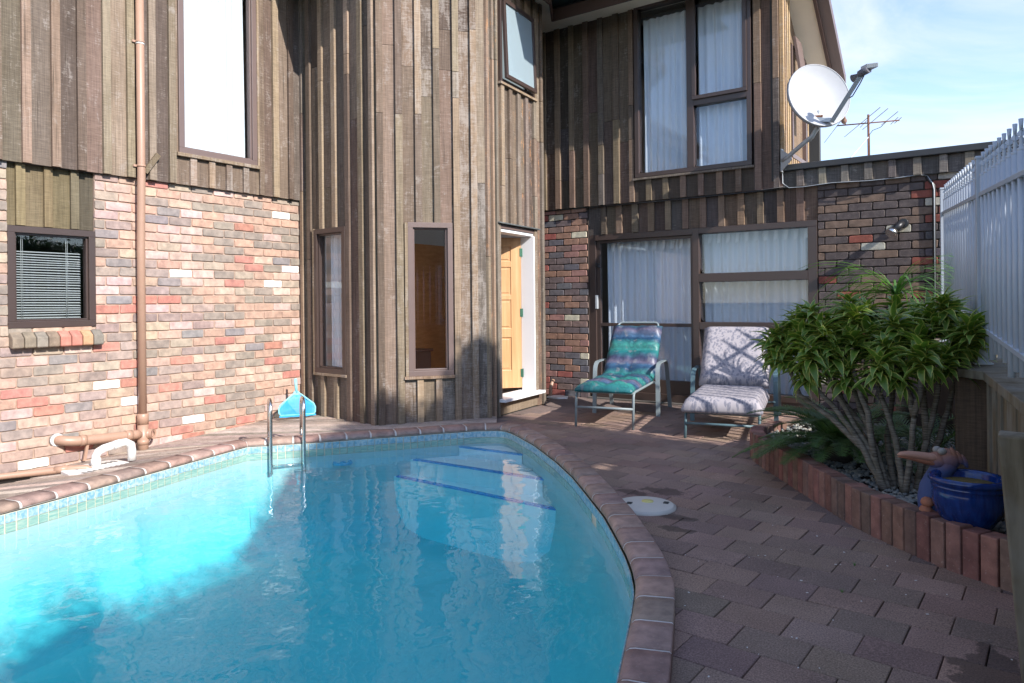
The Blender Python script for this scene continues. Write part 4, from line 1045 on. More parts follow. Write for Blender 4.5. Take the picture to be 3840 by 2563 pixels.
# ------------------------------------------------------------------ eaves, soffits, roof
def V3(x, y, z): return (x, y, z)
sf = MB()
SZ = 4.99
sf.prism([(-5.6, 8.5), (-1.86, 8.5), (-1.86, 7.96), (-4.76, 7.96), (-4.50, 7.0), (-4.38, 6.10), (-5.30, 5.03), (-6.4, 5.10), (-6.4, -1), (-7.2, -1), (-7.2, 8.5)], SZ, SZ+.03) if False else None
def slab(poly, z0, z1, name, mat, hole_=None):
    pts = [Vector((x, y, 0)) for x, y in poly]; mb = MB(); k = len(poly)
    ar = sum(poly[i][0]*poly[(i+1) % k][1]-poly[(i+1) % k][0]*poly[i][1] for i in range(k))
    mb.add([(x, y, z0) for x, y in poly]+[(x, y, z1) for x, y in poly], [((i, (i+1) % k, k+(i+1) % k, k+i) if ar > 0 else (k+i, k+(i+1) % k, (i+1) % k, i)) for i in range(k)])
    hp = [Vector((x, y, 0)) for x, y in (hole_ or [])]; al = pts+hp; b = len(mb.v)
    mb.v += [(v.x, v.y, z0) for v in al]+[(v.x, v.y, z1) for v in al]; K = len(al)
    for t in tessellate_polygon([pts, hp] if hp else [pts]):
        A_, B_, C_ = [al[i] for i in t]; up = (B_-A_).cross(C_-A_).z > 0
        tt = list(t) if up else list(reversed(t))
        mb.f.append([b+K+i for i in tt]); mb.sm.append(False); mb.f.append([b+i for i in reversed(tt)]); mb.sm.append(False)
    return mb.build(name, M[mat], HOUSE)
ROOF_GAP = [(-6.58, 5.7), (-6.58, 8.15), (-5.3, 8.15), (-5.0, 7.6), (-4.95, 6.5), (-5.3, 5.7)]  # unseen roof opening, added to let daylight into the tower
eave = [(-7.6, -1.5), (-6.38, -1.5), (-6.38, 5.0), (-5.33, 4.99), (-4.42, 6.10), (-4.52, 7.50), (-4.77, 7.96), (-1.86, 7.96), (-1.86, 8.42), (-7.6, 8.42)]
soff_L = [(-7.6, -1.5), (-6.38, -1.5), (-6.38, 5.0), (-5.33, 4.99), (-4.42, 6.10), (-4.52, 7.40), (-4.77, 7.86), (-1.86, 7.86), (-1.86, 9.0), (-7.6, 9.0)]
slab(soff_L, 4.97, 5.0, 'soffit', 'soffit', ROOF_GAP)
slab(soff_L, 5.16, 5.24, 'roof', 'roofmetal', ROOF_GAP)
# fascia boards follow the eave edge
fc = MB(); e = soff_L[1:8]
for (x0, y0), (x1, y1) in zip(e[:-1], e[1:]):
    f = FR((x0, y0), (x1, y1)); fbox(fc, f, -.0, f.len, 4.85, 4.995, -.012, .012)
fc.build('fascia', M['fascia'], HOUSE)
# patched corner roof of dark sheet between the two eaves
mb = MB(); mb.add([(-4.60, 6.70, 5.06), (-3.2, 6.70, 5.10), (-3.2, 7.95, 5.06), (-4.90, 7.95, 5.06), (-4.60, 6.70, 5.075), (-3.2, 6.70, 5.115), (-3.2, 7.95, 5.075), (-4.90, 7.95, 5.075)],
    [(3, 2, 1, 0), (4, 5, 6, 7), (0, 1, 5, 4), (1, 2, 6, 5), (2, 3, 7, 6), (3, 0, 4, 7)])
mb.build('corner_sheet', simple('dark_green_sheet', (.035, .06, .065), .25, 0, .4, 10), HOUSE)
# raking verge on the right side
vs = MB()
def vq(x0, x1, s0, s1, dz0, dz1):
    P = [(x, 8.0+s, 5.0-.70*max(0, s-.4)+dz) for dz in (dz0, dz1) for x, s in ((x0, s0), (x1, s0), (x1, s1), (x0, s1))]
    vs.add(P, [(0, 3, 2, 1), (4, 5, 6, 7), (0, 1, 5, 4), (1, 2, 6, 5), (2, 3, 7, 6), (3, 0, 4, 7)])
for s0, s1 in ((0.4, 1.0), (1.0, 1.9)): vq(-2.12, -1.81, s0, s1, 0, .03)
vs.build('verge_soffit', M['soffit'], HOUSE)
vs = MB()
for s0, s1 in ((-.04, .4), (.4, 1.9)): vq(-1.81, -1.775, s0, s1, -.05, .19)
vs.build('verge_fascia', M['fascia'], HOUSE)
vs = MB()
for s0, s1 in ((-.06, .4), (.4, 1.9)): vq(-1.775, -1.655, s0, s1, .02, .14)
vs.build('gutter', M['alu_pale'], HOUSE)
vs = MB()
for s0, s1 in ((.42, 1.9),): vq(-7.6, -1.70, s0, s1, .20, .24)
vs.build('roof', M['roofmetal'], HOUSE)
# backing so no daylight leaks in behind the upper rooms
mb = MB(); mb.box(-7.9, -7.8, -1.5, 12, -.3, 5.2); mb.box(-7.8, -2.2, 11.0, 11.1, -.3, 4.0); mb.build('rear_wall', M['dark'], HOUSE)

# ------------------------------------------------------------------ downpipe and plumbing
DP = empty('downpipe', (XL+.06, 3.53, 0), 'tan painted plastic downpipe running down the brick wall into a branch pipe', 'downpipe')
px_ = XL+.065
q = MB(); q.tube([(px_+.03, 3.526, 5.2), (px_+.03, 3.526, 2.47), (px_+.02, 3.527, 2.2), (px_, 3.53, 1.8), (px_, 3.532, .22)], .036, 18); q.build('pipe', M['pipe'], DP)
q = MB(); q.tube([(px_, 3.533, .24), (px_, 3.533, .235), (px_, 3.533, .14)], [.044, .05, .05], 18); q.tube([(px_, 3.533, .14), (px_, 3.533, -.15)], .047, 18); q.tube([(px_, 3.533, .0), (px_, 3.533, -.05)], .051, 18)
q.tube([(px_, 3.55, .045), (px_+.04, 3.585, .045)], [.045, .046], 18); q.build('junction', M['pipe'], DP)
q = MB(); q.tube([(px_+.04, 3.585, .045), (px_+.062, 3.60, .045)], [.047, .047], 18, caps=False); q.tube([(px_+.062, 3.6, .045), (px_+.055, 3.596, .045)], [.047, .030], 18, caps=False); q.build('cleanout', M['pipe'], DP)
q = MB(); q.tube([(px_-.0, 3.50, .05), (px_+.01, 3.44, .055), (px_+.015, 3.3, .06), (px_+.015, 3.0, .075), (px_+.01, 2.93, .08), (px_-.005, 2.87, .09), (px_-.04, 2.83, .10), (px_-.09, 2.82, .10)], .043, 18)
q.tube([(px_+.012, 3.42, .056), (px_+.013, 3.36, .058)], .048, 18); q.tube([(px_+.014, 3.02, .075), (px_+.012, 2.97, .078)], .048, 18); q.build('branch_pipe', M['pipe'], DP)
q = MB(); q.tube([(XL+.004, 2.82, .10), (XL+.018, 2.82, .10)], [.06, .05], 18); q.build('pipe_collar', M['white'], DP)
for z, w_ in ((3.715, True), (2.555, False)):
    q = MB(); q.tube([(px_+.03, 3.526, z-.006), (px_+.03, 3.526, z+.012)], .041, 18); q.obox((px_+.02, 3.478, z+.002), (0, 1, 0), (1, 0, 0), (0, 0, 1), .02, .003, .010); q.build('pipe_clip', M['pipe'], DP)
    if w_: q = MB(); q.tube([(px_+.03, 3.526, z-.022), (px_+.03, 3.526, z-.006)], .0385, 18); q.build('joint_ring', M['white'], DP)
q = MB(); q.obox((px_+.02, 3.02, -.015), (.0, .2, 1), (0, 1, 0), (1, 0, 0), .09, .012, .01); q.build('strut', M['pipe'], DP)
TP = MB(); TP.tube([(-6.62, 1.6, -.09), (-6.50, 2.25, -.075), (-6.2, 2.68, -.052), (-6.12, 2.78, -.055), (-6.09, 2.83, -.10)], .026, 14); TP.tube([(-6.26, 2.60, -.055), (-6.2, 2.68, -.052)], .029, 14)
TP = TP.build('waste_pipe', M['pipe']); tag(TP, 'thin tan waste pipe lying low along the deck, ending at the white grate', 'pipe')
# white slotted grate with a U shaped white pipe over it
GR = empty('drain_grate', (-6.05, 2.85, -.06), 'white slotted plastic drain grate lying on the deck under the U pipe', 'grate')
gz = -.062; q = MB()
gpoly = [(-6.20, 2.62), (-6.02, 2.60), (-5.90, 2.66), (-5.88, 2.80), (-5.95, 3.02), (-6.06, 3.09), (-6.24, 3.08), (-6.30, 2.98), (-6.27, 2.72)]
q.prism(gpoly, gz-.03, gz+.006); q.build('plate', M['white'], GR, None, .006)
for i in range(8):
    for dx, yy in ((-5.95, .0), (-6.16, .02)):
        q = MB(); q.obox((dx-.018*i*.2, 2.69+i*.045+yy, gz+.0065), (1, .45, 0), (-.45, 1, 0), (0, 0, 1), .030, .0095, .0018); q.build('slot', M['black'], GR)
UP = MB(); zz = -.06
UP.tube([(-6.16, 2.87, zz), (-6.16, 2.87, .02), (-6.15, 2.885, .055), (-6.13, 2.92, .078), (-6.09, 3.02, .105), (-6.08, 3.07, .11), (-6.075, 3.11, .085), (-6.075, 3.12, .03), (-6.075, 3.12, -.05)], .033, 16)
UP.tube([(-6.16, 2.87, zz), (-6.16, 2.87, -.0)], .038, 16); UP.tube([(-6.1, 2.98, .094), (-6.085, 3.03, .106)], .037, 16)
UP = UP.build('overflow_pipe', M['white']); tag(UP, 'thick white U shaped plastic pipe standing over the slotted grate', 'pipe')

# drain cover by the back wall and small tan pipe
q = MB(); q.prism([(-5.10, 8.16), (-4.90, 8.12), (-4.80, 8.20), (-4.86, 8.32), (-5.02, 8.38), (-5.14, 8.30)], -.045, -.022); DCv = q.build('drain_cover', M['white'], None, None, .004); tag(DCv, 'white plastic drain cover on the pavers beside the tower corner', 'drain cover')
q = MB(); q.tube([(-5.10, 8.34, .18), (-5.10, 8.30, .14), (-5.10, 8.27, .08), (-5.10, 8.26, -.04)], .024, 12); o = q.build('drain_pipe', M['pipe']); tag(o, 'short bent tan pipe going down behind the tower corner by the white drain cover', 'pipe')

# ------------------------------------------------------------------ pool ladder rails
LD = empty('pool_ladder', (-5.5, 4.2, 0), 'polished steel pool ladder with two hooped rails at the pool corner', 'pool ladder')
for (bx, by), (fx, fy) in (((-5.625, 4.150), (-5.425, 4.020)), ((-5.458, 4.385), (-5.262, 4.255))):
    b_, f_ = Vector((bx, by, 0)), Vector((fx, fy, 0)); pts = [b_+Vector((0, 0, .02)), b_+Vector((0, 0, .30))]
    for t in range(1, 8):
        an = pi*t/8; c = (b_+f_)/2; rr = (f_-b_)/2; pts.append(c-rr*cos(an)+Vector((0, 0, .30+.085*sin(an))))
    pts += [f_+Vector((0, 0, .28)), f_+Vector((0, 0, -.14)), f_+Vector((0, 0, -.27))]
    q = MB(); q.tube(pts, .0165, 14); q.build('rail', M['steel'], LD)
q = MB(); q.tube([(-5.425, 4.020, -.20), (-5.262, 4.255, -.20)], .012, 10); q.build('rung', M['steel'], LD)
for (bx, by) in ((-5.625, 4.150), (-5.458, 4.385)):
    q = MB(); q.lathe([(.0, .036), (.026, .036), (.03, .030)], (bx, by, 0), 16); q.build('base_flange', M['steel'], LD)

# leaf net leaning on the wall
NT = empty('leaf_net', (-6.5, 5.15, 0), 'light blue pool leaf skimmer net leaning against the brick wall behind the ladder', 'pool net')
A0 = Vector((-6.55, 4.965, .03)); B0 = Vector((-6.40, 5.34, .02)); up_ = Vector((-.10, 0.02, 1)).normalized(); ax_ = (B0-A0)
def NP(u, v): return A0+ax_*u+up_*v
loop = [NP(.04, .0), NP(0, .03), NP(.0, .075), NP(.05, .115), NP(.40, .225), NP(.5, .25), NP(.62, .225), NP(.96, .115), NP(1.0, .075), NP(.99, .02), NP(.95, .0)]
q = MB(); q.tube(loop+[loop[0]], .0095, 8); q.build('frame', M['nettube'], NT)
q = MB(); q.tube([NP(.5, .24), NP(.5, .40)], .0155, 12); q.ell(NP(.5, .235), ax_, up_, ax_.cross(up_), .035, .035, .012); q.build('handle_socket', M['nettube'], NT)
k = NM('net_mesh'); tr_ = k.n('ShaderNodeBsdfTransparent'); df = k.n('ShaderNodeBsdfDiffuse'); df.inputs['Color'].default_value = (.06, .42, .75, 1)
mx_ = k.n('ShaderNodeMixShader'); mx_.inputs[0].default_value = .72; k.set(mx_.inputs[1], tr_.outputs[0]); k.set(mx_.inputs[2], df.outputs[0]); k.t.links.new(mx_.outputs[0], k.out.inputs['Surface'])
nn_ = ax_.cross(up_).normalized()
if nn_.dot(Vector((1, -.5, 0))) < 0: nn_ = -nn_
q = MB(); G_ = 14; vs = []
for j in range(9):
    v = j/8
    for i in range(G_+1):
        u = i/G_; top = .115+.13*(1-abs(u-.5)*2) ; base = -.012 if j == 0 else 0
        bag = sin(pi*u)*sin(pi*v)
        vs.append(NP(u*.97+.015, v*top*.97+base)+nn_*(.03*bag+.014*noise.noise(Vector((u*7, v*5, 1)))))
q.add(vs, [(j*(G_+1)+i, j*(G_+1)+i+1, (j+1)*(G_+1)+i+1, (j+1)*(G_+1)+i) for j in range(8) for i in range(G_)], True)
q.build('net', k.m, NT)
q = MB(); vs = []
for j in range(4):
    for i in range(G_+1):
        u = i/G_; vs.append(NP(u, .0)+nn_*(.01+.02*j*sin(pi*min(1, u*1.1)))+Vector((0, 0, -.0062*j+.008*noise.noise(Vector((u*9, j, 4))))))
q.add(vs, [(j*(G_+1)+i, j*(G_+1)+i+1, (j+1)*(G_+1)+i+1, (j+1)*(G_+1)+i) for j in range(3) for i in range(G_)], True); q.build('net_bag', k.m, NT)

# skimmer lid
SK = empty('skimmer_lid', (-1.87, 4.16, -.04), 'round cream skimmer lid with a yellow centre beside the pool coping', 'lid')
q = MB(); q.lathe([(0, -.012), (.178, -.012), (.178, -.028), (.172, -.030), (.190, -.030), (.190, -.052)][::-1] if False else [(.192, -.045), (.192, -.030), (.181, -.027), (.180, -.022), (.172, -.019), (.02, -.016), (0, -.016)], (-1.87, 4.14, 0), 48)
q.build('cover', simple('cream_plastic', (.60, .56, .48), .55, 0, .06, 10), SK)
q = MB(); q.lathe([(.038, -.017), (.036, -.012), (0, -.012)], (-1.875, 4.19, 0), 24); q.build('centre_plug', simple('yellow_plastic', (.68, .60, .20), .5, 0, .15, 40), SK)
for (x, y) in ((-1.955, 4.095), (-1.765, 4.225)):
    q = MB(); q.obox((x, y, -.0165), (1, .2, 0), (-.2, 1, 0), (0, 0, 1), .016, .020, .002); q.build('finger_slot', M['black'], SK)

# red leaf and crumbs on the pavers
q = MB(); q.add([(-.915, 2.05, -.035), (-.885, 2.075, -.02), (-.862, 2.13, -.012), (-.895, 2.11, -.022), (-.925, 2.08, -.015)], [(0, 1, 3, 4), (1, 2, 3)]); o = q.build('fallen_leaf', simple('red_leaf', (.45, .10, .06), .6)); tag(o, 'single curled red leaf lying by the coping on the pavers', 'leaf')
q = MB(); random.seed(5)
for i in range(46):
    x, y = random.gauss(-.75, .35), random.gauss(3.6, .5)
    if inside((x, y), [(p.x, p.y) for p in fine]) or inside((x, y), bed_outer+[(1, 4), (1, 7)]): continue
    r = random.uniform(.002, .0055); a_ = random.uniform(0, 6); q.obox((x, y, -.0375), (cos(a_), sin(a_), 0), (-sin(a_), cos(a_), 0), (0, 0, 1), r, r*.6, .0008)
o = q.build('paint_flakes', M['white']); tag(o, 'tiny white paint flakes scattered over the dark pavers', 'flakes', kind='stuff')

# ------------------------------------------------------------------ garden bed
BED = empty('garden_edging', (-1, 5, 0), 'low curved edging of red and brown bricks set on end round the garden bed', 'garden edging')
bpts = [Vector(p) for p in bed_outer]
Ls = [0]
for p, q_ in zip(bpts[:-1], bpts[1:]): Ls.append(Ls[-1]+(q_-p).length)
def bed_at(d):
    d = max(0, min(Ls[-1]-1e-6, d)); j = max(i for i in range(len(Ls)) if Ls[i] <= d); j = min(j, len(bpts)-2)
    t = (d-Ls[j])/(Ls[j+1]-Ls[j]); return bpts[j].lerp(bpts[j+1], t), (bpts[j+1]-bpts[j]).normalized()
EDC = [(.235, .118, .094), (.215, .120, .092), (.215, .135, .100), (.190, .095, .076), (.165, .108, .086), (.245, .125, .098), (.205, .130, .097), (.215, .102, .082)]
d = .03; random.seed(8)
while d < Ls[-1]:
    p, t = bed_at(d); nn = Vector((-t.y, t.x)) 
    if nn.x < 0: nn = -nn
    c = p+nn*.055; mb = MB(); tz = random.uniform(-.006, .006)
    w = .0375; mb.obox((c.x, c.y, .065+tz/2), (t.x, t.y, 0), (nn.x, nn.y, 0), (0, 0, 1), w, .052, .115+tz/2)
    o = mb.build('brick', M['brick'], BED, jit(random.choice(EDC), .15), bevel=.006)
    d += .0845
# inner edging far side hidden; soil and pebbles
bed_in = [(b.x+.11*(-(bed_at(Ls[i])[1].y) if False else 1)*.8, b.y+.06) for i, b in enumerate(bpts)]
soil = MB(); soil.prism(bed_in+[(.35, 3.95), (.35, 7.9), (-1.3, 8.2), (-1.6, 7.2)], -.04, .105); soil = soil.build('garden_bed', M['soil']); tag(soil, kind='structure')
random.seed(21); q = MB()
ico = bmesh.new(); bmesh.ops.create_icosphere(ico, subdivisions=2, radius=1); icv = [v.co.copy() for v in ico.verts]; icf = [[v.index for v in f.verts] for f in ico.faces]; ico.free()
bedp = bed_in+[(.10, 4.2), (-.15, 6.0), (-.3, 7.9), (-1.4, 7.9)]
cnt = 0
while cnt < 3000:
    x, y = random.uniform(-1.75, .15), random.uniform(3.75, 7.2)
    if random.random() < (y-4.2)/4.5: continue
    if not inside((x, y), bedp): continue
    a_ = random.uniform(0, 6.3); r = random.uniform(.008, .0165); R = Matrix.Rotation(a_, 3, 'Z') @ Matrix.Rotation(random.uniform(-.35, .35), 3, 'X')
    q.add([R @ Vector((v.x*r*1.35, v.y*r, v.z*r*.55))+Vector((x, y, .112+random.uniform(-.002, .012))) for v in icv], icf, True); cnt += 1
o = q.build('pebbles', M['pebble']); tag(o, 'grey river pebbles covering the soil of the garden bed', 'pebbles', kind='stuff')

# ------------------------------------------------------------------ plants
def leaf_mesh(L, w, arch, n=6, fold=.25, twist=0.0):
    """a leaf from the origin along +X rising then drooping; UV across"""
    vs, fs, uv = [], [], []
    for i in range(n+1):
        t = i/n; x = L*(sin(arch*t)/arch if arch > .01 else t); z = L*((1-cos(arch*t))/arch if arch > .01 else 0)*-1
        ww = w*(sin(pi*min(1, (t*.86+.14)))**.75)*(1-t**4)
        if i == n: ww = .0006
        for sgn in (-1, 0, 1): vs.append((x, sgn*ww/2, z+(abs(sgn)*ww*fold))); 
    for i in range(n):
        for k in range(2): fs.append((i*3+k, i*3+k+1, (i+1)*3+k+1, (i+1)*3+k))
    me = bpy.data.meshes.new('leaf'); me.from_pydata(vs, [], fs); ul = me.uv_layers.new(name='UVMap')
    for lp in me.loops: v = lp.vertex_index; ul.data[lp.index].uv = ((v % 3)/2, (v//3)/n)
    for p in me.polygons: p.use_smooth = True
    me.update(); return me
random.seed(31)
LM = [leaf_mesh(random.uniform(.13, .205), random.uniform(.046, .062), random.uniform(1.0, 2.3), 6) for _ in range(8)]
SH_ = empty('dracaena_shrub', (-.55, 4.75, .11), 'bushy green shrub of many pointed leaf rosettes on bare ringed stems in the garden bed', 'shrub')
for me in LM: me.materials.append(M['leaf'])
# rosette heads (x, y, z) and the stems that carry them
heads = [(-1.33, 5.05, .93), (-1.22, 5.0, .99), (-.98, 4.9, 1.05), (-.80, 4.92, 1.0), (-.6, 4.8, .97), (-.45, 4.88, 1.0), (-.12, 5.2, 1.1), (-1.05, 4.95, 1.16), (-.8, 5.0, 1.15), (-.38, 5.12, 1.12), (-.25, 5.1, 1.0), (-1.28, 4.98, 1.02), (-1.12, 5.10, 1.17), (-1.10, 4.90, 1.03), (-1.20, 4.92, .90), (-1.07, 4.88, .80), (-.96, 5.02, 1.10), (-.90, 4.86, .93), (-.72, 5.0, 1.05), (-.76, 5.25, 1.17),
         (-.60, 5.35, 1.20), (-.66, 4.95, .98), (-.52, 4.80, .83), (-.50, 5.1, 1.10), (-.40, 5.3, 1.17), (-.42, 5.0, 1.02), (-.28, 5.45, 1.16), (-.22, 5.25, 1.0), (-.30, 4.95, .90), (-.15, 5.35, 1.05),
         (-.90, 5.35, 1.16), (-1.0, 5.28, .97), (-.58, 5.5, 1.05), (-.82, 4.84, .80), (-.40, 4.72, .93), (-1.02, 4.80, .93), (-.62, 4.72, .87), (-.18, 5.05, 1.08), (-.50, 5.55, 1.15), (-1.2, 5.2, 1.08), (-.32, 5.15, 1.22),
         (-.85, 5.1, 1.22), (-.68, 5.3, 1.02), (-1.15, 5.02, 1.1), (-.2, 5.5, .95), (-.56, 4.9, 1.12), (-.95, 4.95, 1.02)]
leaves = []
for (hx_, hy_, hz_) in heads:
    lean = Vector((random.uniform(-.25, .25), random.uniform(-.25, .25), 1)).normalized()
    Q = lean.to_track_quat('Z', 'Y').to_matrix()
    for i in range(42):
        az = i*2.39996+random.uniform(-.2, .2); el = radians(84-90*(i/42)**.85+random.uniform(-10, 10)); sc = random.uniform(.75, 1.1)*(1 if i > 6 else .8)
        Mx = Q @ Matrix.Rotation(az, 3, 'Z') @ Matrix.Rotation(-el, 3, 'Y') @ Matrix.Rotation(random.uniform(-.4, .4), 3, 'X')
        pos = Vector((hx_, hy_, hz_))-lean*(.10*i/42)
        leaves.append((Mx, pos, sc, random.randrange(len(LM)), i))
tocam = lambda p: (CP-p).length
def leafscore(l):
    p = l[1]+l[0] @ Vector((.08, 0, 0)); return -(tocam(p))+random.uniform(-.05, .05)
leaves.sort(key=leafscore, reverse=True)
restv, restf, restuv = [], [], []
for k_, (Mx, pos, sc, mi, i) in enumerate(leaves):
    if k_ < 300:
        o = link('leaf', LM[mi], SH_); T = Mx.to_4x4(); T.translation = pos-SH_.location; o.matrix_local = T @ Matrix.Scale(sc, 4)
    else:
        me = LM[mi]; b = len(restv)
        restv += [Mx @ (v.co*sc)+pos for v in me.vertices]
        for pf in me.polygons: restf.append([b+v for v in pf.vertices]); restuv += [me.uv_layers[0].data[li].uv[:] for li in pf.loop_indices]
me = bpy.data.meshes.new('leaf'); me.from_pydata([tuple(v) for v in restv], [], restf); ul = me.uv_layers.new(name='UVMap'); ul.data.foreach_set('uv', [x for u in restuv for x in u])
for p in me.polygons: p.use_smooth = True
me.materials.append(M['leaf']); o = link('leaf', me, SH_); o['kind'] = 'stuff'
# dry papery tips
q = MB(); random.seed(4)
for (hx_, hy_, hz_) in heads:
    if random.random() < .6:
        for _ in range(3):
            p = Vector((hx_, hy_, hz_))+Vector((random.uniform(-.05, .05), random.uniform(-.05, .02), random.uniform(.0, .09))); t = Vector((random.uniform(-1, 1), random.uniform(-1, 1), random.uniform(-.3, .8))).normalized()*.035; s_ = Vector((t.y, -t.x, 0)).normalized()*.005
            q.add([p-s_, p+s_, p+t], [(0, 1, 2)])
for _ in range(22):
    p = Vector((random.uniform(-1.2, -.5), random.uniform(4.85, 5.3), random.uniform(.66, .85))); t = Vector((random.uniform(-.3, .3), 0, -1)).normalized()*random.uniform(.06, .13); s_ = Vector((.008, .003, 0)); q.add([p-s_, p+s_, p+t], [(0, 1, 2)])
o = q.build('dry_leaf', M['leaf_dry'], SH_); o['kind'] = 'stuff'
# stems
bases = [(-.60, 4.72, .10), (-.50, 4.72, .10), (-.45, 4.80, .10), (-.56, 4.80, .10)]
stems = [[(-.60, 4.72, .10), (-.72, 4.75, .35), (-.88, 4.85, .55), (-1.08, 4.90, .74)], [(-.60, 4.72, .10), (-.66, 4.75, .30), (-.80, 4.84, .50), (-.97, 4.92, .80)],
         [(-.58, 4.74, .10), (-.68, 4.82, .40), (-.78, 4.95, .60), (-.86, 5.02, .88)], [(-.50, 4.72, .10), (-.55, 4.8, .40), (-.66, 4.95, .70), (-.71, 5.0, .92)],
         [(-.50, 4.72, .10), (-.47, 4.78, .35), (-.46, 4.84, .55), (-.50, 4.85, .78)], [(-.45, 4.80, .10), (-.40, 4.9, .4), (-.36, 4.98, .6), (-.32, 5.0, .85)],
         [(-.45, 4.8, .10), (-.34, 5.0, .4), (-.28, 5.15, .65), (-.22, 5.25, .95)], [(-.56, 4.8, .1), (-.62, 5.0, .4), (-.60, 5.2, .7), (-.60, 5.35, 1.1)],
         [(-.56, 4.8, .1), (-.72, 4.9, .35), (-.76, 5.1, .6), (-.76, 5.2, 1.1)], [(-.72, 4.75, .35), (-.92, 4.86, .5), (-1.12, 4.93, .62), (-1.25, 4.97, .92)],
         [(-.66, 4.75, .30), (-.70, 4.80, .55), (-.76, 4.83, .72), (-.78, 4.84, .8)], [(-.46, 4.84, .55), (-.42, 4.8, .68), (-.40, 4.75, .85)],
         [(-.68, 4.82, .40), (-.88, 5.0, .6), (-1.0, 5.2, .9)], [(-.40, 4.9, .4), (-.44, 5.1, .8), (-.42, 5.2, 1.0)]]
for st in stems:
    st = [Vector(p) for p in st]; pts = []
    for a_, b_ in zip(st[:-1], st[1:]):
        for t in range(5): pts.append(a_.lerp(b_, t/5)+Vector((random.uniform(-.004, .004), random.uniform(-.004, .004), 0)))
    pts.append(st[-1]); r = [.019-.007*i/len(pts)+.0015*(i % 2) for i in range(len(pts))]
    q = MB(); q.tube(pts, r, 9); q.build('stem', M['stem'], SH_)

# cycad to the left, in front of the window
def frond(base, azim, el0, L, droop, nleaf=26, ll=.11, mat='cycad'):
    mb = MB(); d = Vector((cos(azim), sin(azim), 0)); pts = []; p = Vector(base); e_ = el0
    for i in range(11): pts.append(p.copy()); p = p+(d*cos(e_)+Vector((0, 0, sin(e_))))*(L/10); e_ -= droop/10
    mb.tube(pts, [.006*(1-.07*i) for i in range(11)], 5)
    side = Vector((-d.y, d.x, 0))
    for i in range(nleaf):
        t = .12+.88*i/nleaf; x = t*10; k = min(9, int(x)); c = pts[k].lerp(pts[k+1], x-k); tan_ = (pts[k+1]-pts[k]).normalized(); up = side.cross(tan_).normalized()
        if up.z < 0: up = -up
        l = ll*(sin(pi*min(1, t*.8+.18))**.6)
        for sg in (-1, 1):
            v = (side*sg*.82+tan_*.62+up*(.22+random.uniform(-.08, .08))).normalized(); w = tan_*.0048
            mb.add([c-w, c+w, c+v*l*.6+w*.8, c+v*l+Vector((0, 0, -.12*l)), c+v*l*.6-w*.8], [(0, 1, 2, 4), (2, 3, 4)])
    return mb
CY = empty('cycad', (-1.05, 5.75, .11), 'dark green cycad with stiff feathery fronds under the shrub, behind the brick edging', 'cycad')
random.seed(14)
for i in range(34):
    az = radians(-215+i*137.5) if i % 2 else radians(random.uniform(120, 300)); ring_ = i % 3
    f = frond((-.98+.02*cos(az), 5.42+.02*sin(az), .22), az, [1.0, .62, .28][ring_]+random.uniform(-.1, .1), random.uniform(.55, .74), [1.35, 1.2, .85][ring_], 40, .125)
    f.build('frond', M['cycad'], CY)
q = MB(); q.lathe([(.09, 0), (.10, .08), (.06, .16), (0, .18)], (-.98, 5.42, .1), 14); q.build('trunk', M['trunk'], CY)
# low dark undergrowth behind the stems
UG = empty('undergrowth_plant', (-.5, 5.6, .1), 'dark low fronds growing behind the bare stems of the shrub', 'plant')
for i in range(22):
    az = random.uniform(0, 6.28); f = frond((-.55+random.uniform(-.35, .3), 5.75+random.uniform(-.2, .3), .15), az, random.uniform(.5, 1.1), random.uniform(.4, .6), random.uniform(.8, 1.3), 20, .10)
    f.build('frond', M['cycad'], UG)
# strap leaved plant by the fence
PT = empty('ponytail_palm', (-.75, 7.1, .1), 'pale green strap leaved palm arching over the shrub against the dark brick wall', 'palm')
q = MB(); q.tube([(-.75, 7.1, .1), (-.76, 7.08, .5), (-.80, 7.08, .9), (-.80, 7.08, 1.28)], [.07, .04, .035, .03], 10); q.build('trunk', M['stem'], PT)
for i in range(95):
    az = random.choice([random.uniform(-1.0, .9), random.uniform(0, 6.28), random.uniform(2.4, 3.8)]); el = random.uniform(.15, 1.25); L = random.uniform(.55, .95); dr = random.uniform(1.4, 2.3)
    d_ = Vector((cos(az), sin(az)*.8, 0)); s_ = Vector((-d_.y, d_.x, 0)).normalized(); p = Vector((-.80, 7.08, 1.28)); e_ = el; vs = []
    for j in range(12):
        w = .008*(1-(j/11)**2)+.0008; vs += [p-s_*w, p+s_*w+Vector((0, 0, .003))]; p = p+(d_*cos(e_)+Vector((0, 0, sin(e_))))*L/11; e_ -= dr/11
    q = MB(); q.add(vs, [(2*j, 2*j+1, 2*j+3, 2*j+2) for j in range(11)], True); q.build('leaf', M['grass'], PT)

# blue pot and bird ornament
PO = empty('blue_pot', (-.16, 4.10, .115), 'round glazed cobalt blue garden pot standing on the pebbles beside the brick edging', 'pot')
q = MB(); pr_ = [(0, .0), (.098, .0), (.104, .008), (.100, .025), (.108, .035), (.150, .10), (.167, .16), (.168, .205), (.163, .222), (.170, .228), (.172, .236), (.166, .244), (.175, .250), (.184, .262), (.182, .276), (.168, .284), (.150, .280), (.142, .268), (.140, .20), (0, .20)]
pr_ = [(x*.93, z*.96) for x, z in pr_]; q.lathe(pr_, PO.location, 48); q.build('bowl', M['pot'], PO)
q = MB(); q.lathe([(0, .245), (.06, .243), (.13, .235), (.143, .23)], PO.location, 24); q.build('potting_soil', simple('dry_moss_soil', (.16, .12, .045), .95, 0, .4, 40, .2, .8), PO)
BI = empty('bird_ornament', (-.35, 4.24, .115), 'clay pelican garden ornament in faded blue and terracotta peering over the blue pot', 'ornament')
